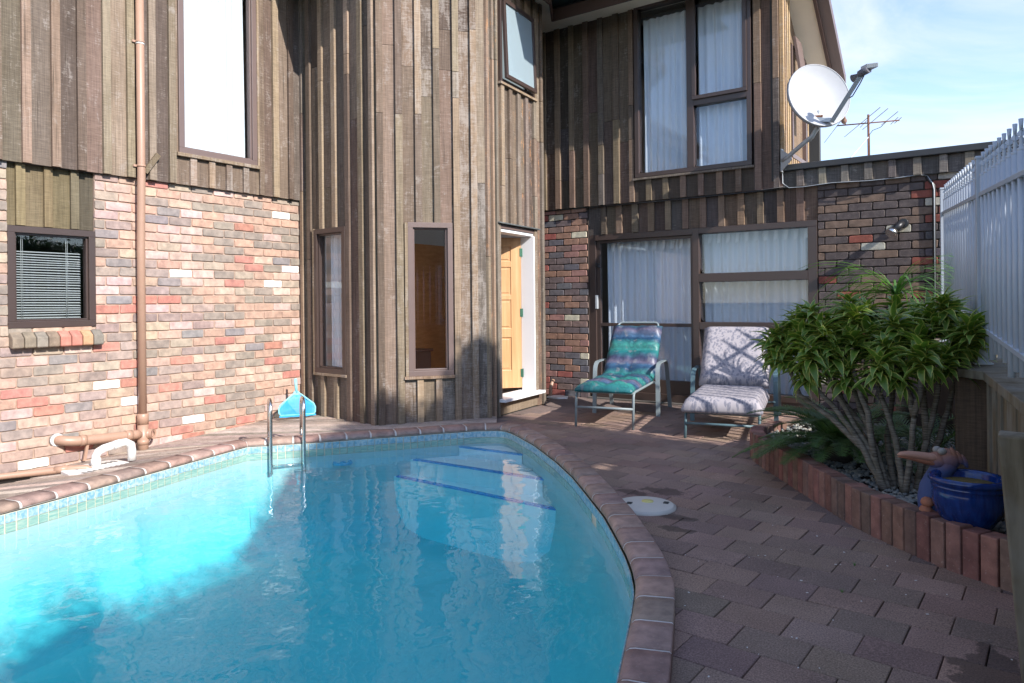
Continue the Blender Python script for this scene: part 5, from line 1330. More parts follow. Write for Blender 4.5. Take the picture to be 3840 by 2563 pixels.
Rr = Vector((cos(a), sin(a), 0)); Dd = Vector((-sin(a), cos(a), 0))
H0 = Vector((-.258, 4.235, .425))
q = MB(); pts = [(-.31, 4.21, .11), (-.315, 4.205, .17), (-.315, 4.205, .23), (-.31, 4.205, .29), (-.295, 4.21, .34), (-.275, 4.222, .38), (-.262, 4.232, .41)]
q.tube(pts, [.055, .068, .072, .066, .055, .052, .058], 20)
q.ell(H0+Vector((.0, 0, .005)), Rr, Dd, (0, 0, 1), .066, .060, .056, 22, 14); q.ell(H0-Rr*.045+Vector((0, 0, .0)), Rr, Dd, (0, 0, 1), .05, .048, .045, 18, 12)
q.build('body', M['pelican'], BI)
q = MB(); bt = H0-Rr*.06+Vector((0, 0, .012))
bp_ = [bt+Rr*.02, bt-Rr*.03+Vector((0, 0, .004)), bt-Rr*.08+Vector((0, 0, .012)), bt-Rr*.13+Vector((0, 0, .020)), bt-Rr*.17+Vector((0, 0, .022)), bt-Rr*.188+Vector((0, 0, .018))]
q.tube(bp_, [.040, .036, .033, .028, .018, .005], 16, flat=.62)
q.build('beak', M['beak'], BI)
q = MB(); bp2 = [p+Vector((0, 0, -.026+.003*i)) for i, p in enumerate(bp_)]; q.tube(bp2, [.036, .033, .027, .020, .012, .003], 14, flat=.5); q.build('lower_beak', M['clay'], BI)
for k_ in (-1, 1):
    q = MB(); q.ell(H0-Rr*.040+Vector((0, 0, .052))+Dd*.022*k_-Dd*.01, Rr, Dd, (0, 0, 1), .022, .016, .018, 14, 10); q.build('eye', M['eye'], BI)
for i in range(3):
    q = MB(); q.ell(H0+Rr*(.012+.026*i)-Dd*.045+Vector((0, 0, .040-.018*i)), Rr*.4+Vector((0, 0, -1)), Dd, Rr, .038, .012, .014, 14, 8); q.build('crest_feather', M['pelican'], BI)
for (dx, z) in ((-.062, .225), (-.070, .185), (-.045, .165), (-.02, .16)):
    q = MB(); q.ell(Vector((-.31, 4.205, z))+Rr*dx-Dd*.045, Rr, Dd, (0, 0, 1), .030, .034, .026, 14, 9); q.build('toe', M['clay'], BI)

# weeds in the joints
for (x, y) in ((-.615, 3.78), (-.605, 3.40)):
    q = MB(); 
    for i in range(9):
        az = i*.7; t = Vector((cos(az)*.014, sin(az)*.014, .022)); s_ = Vector((-sin(az), cos(az), 0))*.002; p = Vector((x, y, -.045)); q.add([p-s_, p+s_, p+t], [(0, 1, 2)])
    o = q.build('weed', M['grass']); tag(o, 'tiny green weed in the paver joint '+('nearer the brick edging' if y > 3.6 else 'further from the brick edging'), 'weed', 'weeds in the paver joints')

# ------------------------------------------------------------------ retaining wall, posts, fence
RW = empty('retaining_wall', (.2, 4.5, 0), 'rough treated pine retaining wall with a broad timber capping under the metal fence', 'retaining wall')
CZ = .835
cap = [(.35, 1.2), (.062, 3.35), (-.061, 4.365), (-.112, 4.80), (-.245, 4.935), (-.42, 7.9), (-.70, 8.40), (.9, 8.40), (1.1, 1.2)]
mb = MB(); mb.prism(cap, CZ-.05, CZ); mb.build('capping_board', M['rpine'], RW, None, .004)
F_W = FR((.39, 1.2), (-.025, 4.40)); F_W.n = Vector((-1, -.13)).normalized()
s = 0; random.seed(77)
while s < F_W.len-.02:
    w = random.uniform(.09, .12); mb = MB(); dd_ = random.uniform(-.006, .008); fbox(mb, F_W, s+.003, min(F_W.len, s+w), -.06, CZ-.052, -.05, .0+dd_); mb.build('plank', M['rpine'], RW); s += w
F_W2 = FR((-.028, 4.42), (-.09, 4.84)); F_W2.n = Vector((-1, -.13)).normalized()
for i in range(4): mb = MB(); fbox(mb, F_W2, i*.105+.003, i*.105+.102, -.06, CZ-.052, -.05, random.uniform(-.004, .008)); mb.build('plank', M['rpine'], RW)
F_W3 = FR((-.235, 4.96), (-.095, 4.86)); F_W3.n = Vector((-.58, -.81)).normalized()
mb = MB(); mb.box(-.255, .9, 4.95, 5.35, -.06, CZ-.052); 
mb.build('end_post', M['timber_dark'], RW, (.115, .08, .055), .01)
mb = MB(); mb.prism([(-.26, 5.3), (-.43, 7.9), (-.68, 8.40), (.9, 8.40), (.9, 5.3)], -.06, CZ-.055); mb.build('retained_face', M['trunk'], RW)
mb = MB(); mb.prism([(.42, -3), (.1, 4.6), (.1, 8.44), (30, 8.44), (30, -8), (.42, -8)], -.3, .72); o = mb.build('neighbour_ground', M['ground']); tag(o, kind='structure')
# leaning near post with rail
PS = empty('timber_post', (.06, 2.93, 0), 'leaning rough timber post carrying a pale rail in front of the retaining wall', 'post')
mb = MB(); b0 = Vector((.032, 2.93, -.06)); t0 = Vector((-.030, 2.91, .785)); sx_ = Vector((.16, -.02, 0)); sy_ = Vector((.004, .12, 0))
mb.add([b0, b0+sx_, b0+sx_+sy_, b0+sy_, t0, t0+sx_, t0+sx_+sy_, t0+sy_], [(0, 3, 2, 1), (4, 5, 6, 7), (0, 1, 5, 4), (1, 2, 6, 5), (2, 3, 7, 6), (3, 0, 4, 7)]); mb.build('upright', M['rpine'], PS, None, .008)
mb = MB(); c0 = Vector((.0, 2.90, .80)); mb.obox((.385, 2.60, .795), (.8, -.52, 0), (.52, .8, 0), (0, 0, 1), .36, .06, .030); mb.build('rail', M['rpine'], PS, None, .004)

FN = empty('metal_fence', (0, 6, .84), 'grey white powder coated metal fence with spear finials on the retaining wall', 'fence')
f0 = Vector((.065+.155*1.6, 3.94-1.109*1.6)); fdir = Vector((-.155, 1.109)).normalized()
fs0 = Vector((.065, 3.94)); flen = (Vector((-.475, 7.82))-fs0).length
def FP(s, z): 
    q_ = fs0+fdir*s; return Vector((q_.x, q_.y, z+.0625*s))    # the fence climbs gently away from the camera
sp = .155
fin = MB(); fin.lathe([(.0165, 0), (.0175, .004), (.0175, .012), (.010, .016), (.0115, .026), (.008, .034), (.012, .042), (.0075, .052), (.010, .062)], (0, 0, 0), 10)
fin.add([(-.020, 0, .075), (0, -.010, .062), (.020, 0, .075), (0, .010, .062), (-.007, 0, .094), (0, -.007, .094), (.007, 0, .094), (0, .007, .094)], [(0, 1, 5, 4), (1, 2, 6, 5), (2, 3, 7, 6), (3, 0, 4, 7), (3, 2, 1, 0)])
fin.tube([(0, 0, .088), (0, 0, .145)], [.0065, .0105], 8)
finm = fin.mesh('finial'); finm.materials.append(M['fence'])
pk = MB(); pk.tube([(0, 0, 0), (0, 0, 1.03)], .0165, 14); pkm = pk.mesh('picket'); pkm.materials.append(M['fence'])
posts = [-1.12, 1.365, 3.93]
zb = .885
k_ = 0; s = -2.45
while s < flen+.02:
    if min(abs(s-p) for p in posts) > .085:
        lowlen = 1.10 if (k_ % 4 == 1) else 1.03
        base = FP(s, zb if lowlen < 1.05 else zb-.05); o = link('picket', pkm, FN); o.location = base-FN.location; o.scale = (1, 1, (FP(s, 1.91).z-base.z)/1.03)
        f_ = link('finial', finm, o); f_.location = (0, 0, 1.03); f_.scale = (1, 1, 1/o.scale[2]); k_ += 1
    s += sp
for p in posts:
    c = FP(p, 0); mb = MB(); z0, z1 = CZ+.004, FP(p, 2.02).z
    mb.obox((c.x, c.y, (z0+z1)/2), (fdir.x, fdir.y, 0), (-fdir.y, fdir.x, 0), (0, 0, 1), .028, .028, (z1-z0)/2); po = mb.build('post', M['fence'], FN, None, .003)
    mb = MB(); mb.obox((c.x, c.y, z1+.008), (fdir.x, fdir.y, 0), (-fdir.y, fdir.x, 0), (0, 0, 1), .032, .032, .010); mb.build('post_cap', M['fence'], po, None, .004)
    mb = MB(); mb.obox((c.x, c.y, z0+.004), (fdir.x, fdir.y, 0), (-fdir.y, fdir.x, 0), (0, 0, 1), .06, .05, .005); mb.build('base_plate', M['galv'], po, None, .002)
for zr in (1.80, .985):
    for a_, b_ in zip(posts[:-1], posts[1:]):
        mb = MB(); A_, B_ = FP(a_+.028, zr), FP(b_-.028, zr); dv = (B_-A_); up = Vector((0, 0, 1)); sdv = dv.cross(up).normalized()
        mb.obox((A_+B_)/2, dv, sdv, sdv.cross(dv), dv.length/2, .019, .0125); mb.build('rail', M['fence'], FN, None, .002)

# ------------------------------------------------------------------ wall fittings
SP = empty('spotlight', (-.88, YW, 2.02), 'black outdoor spotlight with a silver reflector bulb on the dark brick wall', 'spotlight')
q = MB(); q.tube([(-.875, YW-.008, 2.03), (-.875, YW-.05, 2.03)], [.052, .045], 20); q.build('mount', M['black'], SP)
q = MB(); q.tube([(-.875, YW-.05, 2.03), (-.90, YW-.09, 2.01), (-.945, YW-.14, 1.955)], [.022, .034, .040], 16); q.build('lamp_holder', M['black'], SP)
q = MB(); q.tube([(-.940, YW-.135, 1.960), (-.960, YW-.158, 1.935), (-.978, YW-.178, 1.912)], [.036, .052, .060], 20); q.build('reflector_bulb', M['steel'], SP)
CB = MB(); CB.tube([(-.665, YW-.012, 2.49), (-.63, YW-.014, 2.44), (-.600, YW-.014, 2.40), (-.600, YW-.014, .9)], .016, 8)
CB = CB.build('cable_duct', M['black']); tag(CB, 'black cable duct running down the dark brick wall near the fence', 'cable')
C2 = MB(); C2.tube([(-.655, YW-.016, 2.50), (-.61, YW-.034, 2.42), (-.596, YW-.034, 2.35), (-.598, YW-.034, .9)], .005, 6)
C2.tube([(-2.04, YW-.10, 2.83), (-2.065, YW-.085, 2.74), (-2.066, YW-.075, 2.56), (-2.0, YW-.07, 2.505), (-1.85, YW-.07, 2.50), (-1.55, YW-.07, 2.515), (-1.2, YW-.07, 2.50), (-.9, YW-.05, 2.505), (-.72, YW-.04, 2.515), (-.655, YW-.016, 2.50)], .0042, 6)
C2 = C2.build('aerial_cable', M['galv']); tag(C2, 'thin pale cable sagging along the parapet from the satellite dish', 'cable')
C3 = MB(); C3.tube([(-2.06, YW-.08, 2.52), (-2.4, YW-.075, 2.50), (-3.0, YW-.07, 2.495), (-3.6, YW-.07, 2.49), (-4.4, YW-.07, 2.495)], .007, 6); C3 = C3.build('eaves_cable', M['black']); tag(C3, 'black cable running under the bottom edge of the upper timber wall', 'cable')

# ------------------------------------------------------------------ satellite dish
DS = empty('satellite_dish', (-1.9, 8.1, 2.8), 'white satellite dish on a bent grey arm at the corner of the upper storey', 'satellite dish')
tc0 = Vector((.19, -.95, -.256)).normalized(); rt = Vector((.98, .196, 0)).normalized(); upd = rt.cross(tc0)
if upd.z < 0: upd = -upd
nrm = (rt*.50+upd*.42+tc0*.76).normalized(); c0 = Vector((-1.60, 8.03, 3.40))
ud = (Vector((0, 0, 1))-nrm*nrm.z).normalized(); rd = ud.cross(nrm).normalized()
q = MB(); NR, NU = 9, 44; vs = []
for side_ in (0, 1):
    for j in range(NR+1):
        r = j/NR
        for k_ in range(NU):
            an = 2*pi*k_/NU; p = c0+rd*cos(an)*.335*r+ud*sin(an)*.345*r-nrm*(.075*(1-r*r))-(nrm*.010 if side_ else Vector((0, 0, 0)))
            vs.append(p)
S1 = (NR+1)*NU; fs = []
for j in range(NR):
    for k_ in range(NU):
        a_, b_, c_, d_ = j*NU+k_, j*NU+(k_+1) % NU, (j+1)*NU+(k_+1) % NU, (j+1)*NU+k_
        fs.append((a_, d_, c_, b_)); fs.append((S1+a_, S1+b_, S1+c_, S1+d_))
q.add(vs, fs, True)
q.build('reflector', M['dish'], DS)
q = MB(); rim = [c0+rd*cos(2*pi*k_/NU)*.338+ud*sin(2*pi*k_/NU)*.348-nrm*.012 for k_ in range(NU+1)]
v2 = []
for k_ in range(NU): 
    e_ = rd*cos(2*pi*k_/NU)+ud*sin(2*pi*k_/NU)
    base = c0+rd*cos(2*pi*k_/NU)*.335+ud*sin(2*pi*k_/NU)*.345
    v2 += [base+nrm*.004, base+e_*.010+nrm*.0, base+e_*.012-nrm*.035, base+e_*.004-nrm*.035]
q.add(v2, [(4*k_+m_, 4*k_+(m_+1) % 4, 4*((k_+1) % NU)+(m_+1) % 4, 4*((k_+1) % NU)+m_) for k_ in range(NU) for m_ in range(4)], True)
me = q.mesh('rim'); bm = bmesh.new(); bm.from_mesh(me); bmesh.ops.recalc_face_normals(bm, faces=bm.faces); bm.to_mesh(me); bm.free(); me.materials.append(M['dish']); link('rim', me, DS)
foot = Vector((-1.475, 8.00, 3.095)); lnb = c0+rt*.385+upd*.150+tc0*.27
q = MB(); ar = lnb-foot; sdv = ar.cross(tc0).normalized(); q.obox((foot+lnb)/2, ar, sdv, ar.cross(sdv), ar.length/2, .022, .016); q.build('feed_arm', M['galv'], DS, None, .003)
q = MB(); ld = (c0-lnb).normalized(); q.tube([lnb-ld*.08+upd*.02, lnb+ld*.02+upd*.01, lnb+ld*.035, lnb+ld*.10], [.042, .036, .024, .040], 14); q.build('feedhorn', simple('grey_plastic', (.12, .12, .14), .4), DS)
q = MB(); q.obox(lnb-ld*.085+upd*.035, ld, rt, upd, .035, .05, .022); q.build('converter', M['galv'], DS, None, .004)
q = MB(); q.tube([lnb-ld*.03+Vector((0, 0, -.02)), lnb+ar*-.15+Vector((.03, 0, -.02)), lnb+ar*-.42+Vector((.035, 0, -.02)), lnb+ar*-.55], .006, 6); q.build('cable', M['black'], DS)
q = MB(); q.tube([(-2.045, 8.30, 2.80), (-1.97, 8.24, 2.83), (-1.80, 8.13, 2.92), (-1.69, 8.08, 2.98), (-1.63, 8.06, 3.06), (-1.61, 8.055, 3.16), (-1.61, 8.055, 3.24)], .024, 14); q.build('mount_arm', M['galv'], DS)
q = MB(); q.add([(-2.068, 8.32, 2.94), (-2.068, 8.32, 2.68), (-1.93, 8.24, 2.79), (-1.94, 8.24, 2.83), (-2.068, 8.30, 2.94), (-2.068, 8.30, 2.68), (-1.93, 8.22, 2.79), (-1.94, 8.22, 2.83)], [(0, 1, 2, 3), (7, 6, 5, 4), (0, 4, 5, 1), (1, 5, 6, 2), (2, 6, 7, 3), (3, 7, 4, 0)]); q.obox((-2.062, 8.36, 2.81), (0, 1, 0), (1, 0, 0), (0, 0, 1), .05, .004, .13); q.build('wall_bracket', M['galv'], DS)
q = MB()
for z in (3.17, 3.10): q.obox((-1.63, 8.02, z), (1, .3, 0), (-.3, 1, 0), (0, 0, 1), .06, .03, .010)
q.build('clamp', M['rust'], DS, None, .002)
q = MB(); q.obox((-1.54, 8.01, 3.12), (1, .0, -.18), (0, 1, 0), (.18, 0, 1), .09, .022, .022); q.build('back_bracket', M['galv'], DS, None, .003)
for dx in (-.03, .06):
    q = MB(); p = c0+rd*dx-ud*.16-nrm*(.075*(1-.23)); q.tube([p, p+nrm*.006], [.010, .008], 12); q.build('bolt', M['galv'], DS)
    q = MB(); p = c0+rd*(dx+.05)-ud*.29-nrm*(.075*(1-.75)); q.tube([p, p+nrm*.003], [.014, .010], 12); q.build('rust_spot', simple('rust_stain', (.45, .18, .07), .8, 0, .4, 60), DS)

# TV aerial on the flat roof behind
AN = empty('tv_aerial', (-1.67, 11.8, 2.7), 'old yagi television aerial with a bird perched on its boom above the flat roof', 'aerial')
q = MB(); q.tube([(-1.675, 11.82, 2.66), (-1.675, 11.82, 4.00)], .016, 8); q.build('mast', M['rust'], AN)
q = MB(); q.tube([(-2.097, 11.744, 3.88), (-1.277, 11.95, 3.88)], .010, 6); q.build('boom', M['rust'], AN)
for (x0, y0), (x1, y1) in (((-2.50, 12.90), (-1.93, 11.30)), ((-2.15, 12.66), (-1.41, 11.0)), ((-1.825, 12.28), (-1.33, 11.13)), ((-1.537, 12.12), (-1.237, 11.4)), ((-1.42, 12.17), (-1.275, 11.76)), ((-1.365, 12.13), (-1.235, 11.80)), ((-1.83, 12.1), (-1.68, 11.7))):
    q = MB(); q.tube([(x0, y0, 3.885), (x1, y1, 3.885)], .0045, 5); q.build('element', M['rust'], AN)
q = MB(); q.tube([(-1.675, 11.80, 3.66), (-2.35, 11.45, 2.75)], .009, 6); q.build('stay', M['galv'], AN)
q = MB(); q.tube([(-1.45, 11.9, 3.87), (-1.52, 11.88, 3.80), (-1.62, 11.84, 3.76), (-1.66, 11.82, 3.70), (-1.655, 11.8, 2.9)], .005, 5); q.build('lead', M['black'], AN)
BD = empty('perched_bird', (-2.0, 11.77, 3.89), 'small brown sparrow perched on the boom of the television aerial', 'bird')
q = MB(); q.ell((-2.0, 11.77, 3.945), (1, 0, 0), (0, 1, 0), (0, 0, 1), .042, .05, .046, 14, 10); q.ell((-1.995, 11.72, 3.985), (1, 0, 0), (0, 1, 0), (0, 0, 1), .028, .03, .028, 12, 8); q.add([(-2.015, 11.81, 3.93), (-1.985, 11.81, 3.93), (-1.99, 11.89, 3.90), (-2.01, 11.89, 3.90)], [(0, 1, 2, 3)]); q.tube([(-1.995, 11.695, 3.985), (-1.995, 11.675, 3.98)], [.008, .001], 6)
q.build('body', simple('brown_plumage', (.22, .13, .09), .9, 0, .35, 60), BD)
q = MB(); q.tube([(-2.01, 11.765, 3.91), (-2.01, 11.765, 3.885)], .003, 5); q.tube([(-1.99, 11.765, 3.91), (-1.99, 11.765, 3.885)], .003, 5); q.build('legs', M['rust'], BD)

# ------------------------------------------------------------------ loungers
def cushion(name, frame, w, path, thick, mat, seams=(), tuft=0, parent=None, wseam=True, bulge=1.0, cols=22, sub=6, piping=None):
    """a pad following a 2D path (b, z) in the chair frame, width w, with puffed panels between the seams"""
    o_, f_, r_ = frame
    P = [Vector((b, 0, z)) for b, z in path]; L = [0]
    for p, q_ in zip(P[:-1], P[1:]): L.append(L[-1]+(q_-p).length)
    tot = L[-1]; rows = int(tot/.022); vs = []; uvs = []
    def at(d):
        j = 0
        while j < len(L)-2 and L[j+1] < d: j += 1
        t = (d-L[j])/(L[j+1]-L[j]); p = P[j].lerp(P[j+1], t)
        a0 = (P[j+1]-P[j]).normalized()
        if t < .5 and j > 0: a1 = (P[j]-P[j-1]).normalized(); a0 = (a0*(.5+t)+a1*(.5-t)).normalized()
        elif t >= .5 and j < len(L)-2: a1 = (P[j+2]-P[j+1]).normalized(); a0 = (a0*(1.5-t)+a1*(t-.5)).normalized()
        return p, Vector((-a0.z, 0, a0.x))
    sm = [0]+list(seams)+[tot]
    for sd_ in (1, -1):
        for j in range(rows+1):
            d = tot*j/rows; p, nv = at(d)
            k = max(i for i in range(len(sm)) if sm[i] <= d+1e-6); k = min(k, len(sm)-2); lt = (d-sm[k])/(sm[k+1]-sm[k])
            pv = max(0, sin(pi*lt))**.45 if seams else min(1, (max(0, sin(pi*d/tot))*4))**.5
            for i in range(cols+1):
                u = i/cols; e_ = min(1, max(0, sin(pi*u))*3.2)**.5
                if tuft: e_ *= (.62+.38*abs(sin(pi*u*tuft))**.5)
                h = thick*(.16+.84*pv*e_)*bulge if sd_ > 0 else -thick*.25*(1 if 0 < i < cols and 0 < j < rows else 0)
                if i in (0, cols) or j in (0, rows): h = .012 if sd_ > 0 else -.012
                h += (noise.noise(Vector((u*5+3, d*11, seams and 2 or 7)))*.020+noise.noise(Vector((u*11, d*26, 5)))*.010) if sd_ > 0 and tuft else 0
                x = (u-.5)*w*(1+.02*noise.noise(Vector((d*9, sd_*0+1, 0))))
                q_ = p+nv*h; vs.append(o_+f_*q_.x+r_*x+Vector((0, 0, q_.z))); uvs.append((x, d))
    C_ = cols+1; n1 = (rows+1)*C_; fs = []
    for j in range(rows):
        for i in range(cols):
            a_ = j*C_+i; fs.append((a_, a_+1, a_+C_+1, a_+C_)); fs.append((n1+a_, n1+a_+C_, n1+a_+C_+1, n1+a_+1))
    for j in range(rows):
        for i, fl_ in ((0, 1), (cols, 0)):
            a_, b_ = j*C_+i, (j+1)*C_+i; fs.append((a_, b_, n1+b_, n1+a_) if fl_ else (a_, n1+a_, n1+b_, b_))
    for i in range(cols):
        for j, fl_ in ((0, 0), (rows, 1)):
            a_, b_ = j*C_+i, j*C_+i+1; fs.append((a_, b_, n1+b_, n1+a_) if fl_ else (a_, n1+a_, n1+b_, b_))
    me = bpy.data.meshes.new(name); me.from_pydata([tuple(v) for v in vs], [], fs); ul = me.uv_layers.new(name='UVMap')
    for lp in me.loops: ul.data[lp.index].uv = uvs[lp.vertex_index]
    bm = bmesh.new(); bm.from_mesh(me); bmesh.ops.recalc_face_normals(bm, faces=bm.faces); bm.to_mesh(me); bm.free()
    for p in me.polygons: p.use_smooth = True
    me.materials.append(mat); o = link(name, me, parent)
    return o
def m_tropic():
    k = NM('tropical_print_fabric'); uv = k.n('ShaderNodeUVMap'); v = uv.outputs[0]; sx = k.n('ShaderNodeSeparateXYZ'); k.set(sx.inputs[0], v)
    wob = k.math('MULTIPLY', k.math('SUBTRACT', k.noise(v, 7, 3), .5), .10)
    band = k.math('FRACT', k.math('MULTIPLY', k.math('ADD', sx.outputs[1], wob), 2.15))
    c = k.ramp(band, [(0.0, (.015, .15, .165)), (.24, (.04, .25, .215)), (.44, (.015, .055, .12)), (.58, (.05, .12, .22)), (.72, (.13, .12, .18)), (.82, (.05, .06, .12)), (1.0, (.015, .15, .165))])
    vo = k.n('ShaderNodeTexVoronoi'); vo.inputs['Scale'].default_value = 15; k.set(vo.inputs['Vector'], k.vm('ADD', v, (.0, .0, 0)))
    pet = k.ramp(vo.outputs['Distance'], [(.18, .0), (.42, .55), (.5, .1)])
    c = k.mix(pet, c, k.mix(1.0, c, (.42, .38, .45), 'MULTIPLY'))
    vo2 = k.n('ShaderNodeTexVoronoi'); vo2.feature = 'DISTANCE_TO_EDGE'; vo2.inputs['Scale'].default_value = 9; k.set(vo2.inputs['Vector'], k.vm('ADD', v, (.3, .7, 0)))
    c = k.mix(k.ramp(vo2.outputs['Distance'], [(.0, .35), (.03, 0)]), c, (.02, .05, .10))
    c = k.mix(k.ramp(k.noise(v, 11, 3), [(.58, 0), (.66, .6)]), c, (.20, .20, .22))
    w = k.noise(k.scaled(v, (300, 60, 1)), 1, 2)
    k.bsdf(k.mix(w, k.mix(1.0, c, (.8, .8, .8), 'MULTIPLY'), c), .45, 0, k.bump(k.noise(v, 30, 3), .25, .006), .5); return k.m
def m_leafprint():
    k = NM('leaf_print_fabric'); uv = k.n('ShaderNodeUVMap'); v = uv.outputs[0]
    wv = k.n('ShaderNodeTexNoise'); wv.inputs['Scale'].default_value = 16; k.set(wv.inputs['Vector'], v)
    v2 = k.vm('ADD', v, k.vm('MULTIPLY', wv.outputs['Color'], (.035, .035, 0)))
    v3 = k.scaled(v2, (1, .62, 1))
    vo = k.n('ShaderNodeTexVoronoi'); vo.inputs['Scale'].default_value = 36; k.set(vo.inputs['Vector'], v3)
    lf_ = k.ramp(vo.outputs['Distance'], [(.40, 1), (.46, 0)])
    v4 = k.scaled(v2, (.6, 1, 1)); vo2 = k.n('ShaderNodeTexVoronoi'); vo2.inputs['Scale'].default_value = 47; k.set(vo2.inputs['Vector'], k.vm('ADD', v4, (.4, .2, 0)))
    lf2 = k.ramp(vo2.outputs['Distance'], [(.30, 1), (.36, 0)])
    vein = k.ramp(k.noise(k.scaled(v2, (90, 90, 1)), 1, 2), [(.48, 0), (.55, .6)])
    base = (.37, .34, .355)
    c = k.mix(k.math('MULTIPLY', lf_, .85), base, k.mix(vein, (.17, .17, .21), (.28, .265, .29)))
    c = k.mix(k.math('MULTIPLY', lf2, .75), c, k.mix(vein, (.20, .20, .24), (.33, .31, .34)))
    k.bsdf(c, .85, 0, k.bump(k.noise(v, 22, 3), .3, .008), .2); return k.m
M['tropic'] = m_tropic(); M['leafprint'] = m_leafprint()

def bent(pts, r, mb, n=10, flat=None, steps=5):
    """tube through rounded corners"""
    pts = [Vector(p) for p in pts]; res = [pts[0]]
    for i in range(1, len(pts)-1):
        a_, b_, c_ = pts[i-1], pts[i], pts[i+1]; d = min(.06, (a_-b_).length*.45, (c_-b_).length*.45)
        p0 = b_+(a_-b_).normalized()*d; p2 = b_+(c_-b_).normalized()*d
        for t in range(steps+1): u = t/steps; res.append(p0*(1-u)**2+b_*2*u*(1-u)+p2*u*u)
    res.append(pts[-1]); mb.tube(res, r, n, flat=flat); return mb
def lounger(origin, ang, wfront, warm, sz, armz, mat, label, back, back_b=(1.0, 1.55), back_z=(.36, .97), fb=.03, armb=(.92, 1.62)):
    f_ = Vector((sin(ang)*-1, cos(ang), 0)); r_ = Vector((f_.y, -f_.x, 0)); o_ = Vector((origin[0], origin[1], 0))
    C = lambda b, x, z: o_+f_*b+r_*x+Vector((0, 0, z))
    g0 = -.04
    T = empty('sun_lounger', (o_.x, o_.y, g0), label, 'sun lounger', 'sun loungers by the window')
    for sg in (-1, 1):
        q = MB(); bent([C(0, sg*wfront/2, g0), C(fb, sg*wfront/2, sz), C(.95, sg*wfront/2, sz+.01), C(1.0, sg*wfront/2, sz+.01)], .0135, q, 10); q.build('side_rail', mat, T)
        q = MB(); x = sg*warm/2
        path = [C(armb[0]-.02, x*1.02, g0), C(armb[0], x, armz), C(armb[1]-.22, x, armz+.01), C(armb[1], x, g0+.0)]
        # flat strap arm
        pts = [Vector(p) for p in path]; res = [pts[0]]
        for i in (1, 2):
            A_, B_, C3_ = pts[i-1], pts[i], pts[i+1]; d = .13
            p0 = B_+(A_-B_).normalized()*d; p2 = B_+(C3_-B_).normalized()*min(d, (C3_-B_).length*.45)
            for t in range(8): u = t/7; res.append(p0*(1-u)**2+B_*2*u*(1-u)+p2*u*u)
        res.append(pts[-1]); vs = []
        for i, p in enumerate(res):
            tn = (res[min(i+1, len(res)-1)]-res[max(i-1, 0)]).normalized(); nv = tn.cross(r_).normalized()
            vs += [p+r_*.023+nv*.007, p+r_*.023-nv*.007, p-r_*.023-nv*.007, p-r_*.023+nv*.007]
        q.add(vs, [(4*i+k, 4*i+(k+1) % 4, 4*i+4+(k+1) % 4, 4*i+4+k) for i in range(len(res)-1) for k in range(4)]+[(0, 1, 2, 3), (4*len(res)-1, 4*len(res)-2, 4*len(res)-3, 4*len(res)-4)])
        me = q.mesh('armrest'); bm = bmesh.new(); bm.from_mesh(me); bmesh.ops.recalc_face_normals(bm, faces=bm.faces); bm.to_mesh(me); bm.free(); me.materials.append(mat); link('armrest', me, T)
        q = MB(); q.tube([C(.95, sg*wfront/2, sz), C(.98, x, sz)], .008, 8); q.build('bracket', mat, T)
    q = MB(); q.tube([C(.012, -wfront/2, sz*.5), C(.012, wfront/2, sz*.5)], .012, 10); q.build('cross_bar', mat, T)
    q = MB(); q.tube([C(fb+.01, -wfront/2, sz-.005), C(fb+.01, wfront/2, sz-.005)], .0125, 10); q.build('front_bar', mat, T)
    wb = wfront*.82
    q = MB(); b0, b1 = back_b; z0, z1 = back_z; bent([C(b0, -wb/2, z0), C(b1, -wb/2, z1), C(b1, wb/2, z1), C(b0, wb/2, z0)], .0125, q, 10); q.build('back_frame', mat, T)
    for i in range(11):
        b = .10+i*.078; q = MB(); q.obox(C(b, 0, sz+.008), f_, r_, (0, 0, 1), .024, wfront/2+.012, .0025); q.build('strap', M['strap'], T)
        for sg in (-1, 1): q.tube([C(b-.024, sg*wfront/2, sz), C(b+.024, sg*wfront/2, sz)], .0165, 10)
    for i in range(6):
        t = (i+.7)/7; q = MB(); q.obox(C(b0+(b1-b0)*t, 0, z0+(z1-z0)*t), r_, f_*(b1-b0)+Vector((0, 0, z1-z0)), f_, wb/2+.01, .024, .002); q.build('strap', M['strap'], T)
    return T, (o_, f_, r_), C
t1, fr1, C1 = lounger((-3.375, 6.495), .205, .60, .72, .325, .545, M['chair_grey'], 'grey framed sun lounger with the bright teal and purple cushion', 0, (1.02, 1.60), (.34, .985), armb=(.93, 1.66))
cu = cushion('cushion', fr1, .60, [(-.03, .335), (.0, .345), (.5, .355), (.98, .36), (1.06, .40), (1.30, .64), (1.56, .935)], .075, M['tropic'], seams=(.26, .52, .80, 1.05, 1.25, 1.46, 1.66), tuft=2)
tag(cu, 'puffy teal, blue and mauve tropical print cushion tied on the grey lounger', 'cushion', 'lounger cushions')
q = MB(); q.tube([C1(.98, .34, .40), C1(.96, .37, .30), C1(.97, .365, .20), C1(.95, .37, .08)], .004, 5); q.tube([C1(.98, .34, .40), C1(1.0, .37, .28), C1(.99, .38, .16), C1(1.01, .37, .05)], .004, 5); q.build('tie', M['white'], cu)
t2, fr2, C2_ = lounger((-2.165, 6.49), .20, .66, .83, .20, .505, M['chair_green'], 'dark teal framed sun lounger with the thick grey leaf print cushion', 0, (1.0, 1.45), (.22, .88), fb=.05, armb=(1.02, 1.74))
cs = cushion('cushion', fr2, .72, [(-.03, .225), (.0, .235), (.3, .24), (1.02, .25)], .135, M['leafprint'], seams=(), tuft=0, bulge=.85)
tag(cs, 'thick grey and white leaf print seat pad on the dark teal lounger', 'cushion', 'lounger cushions')
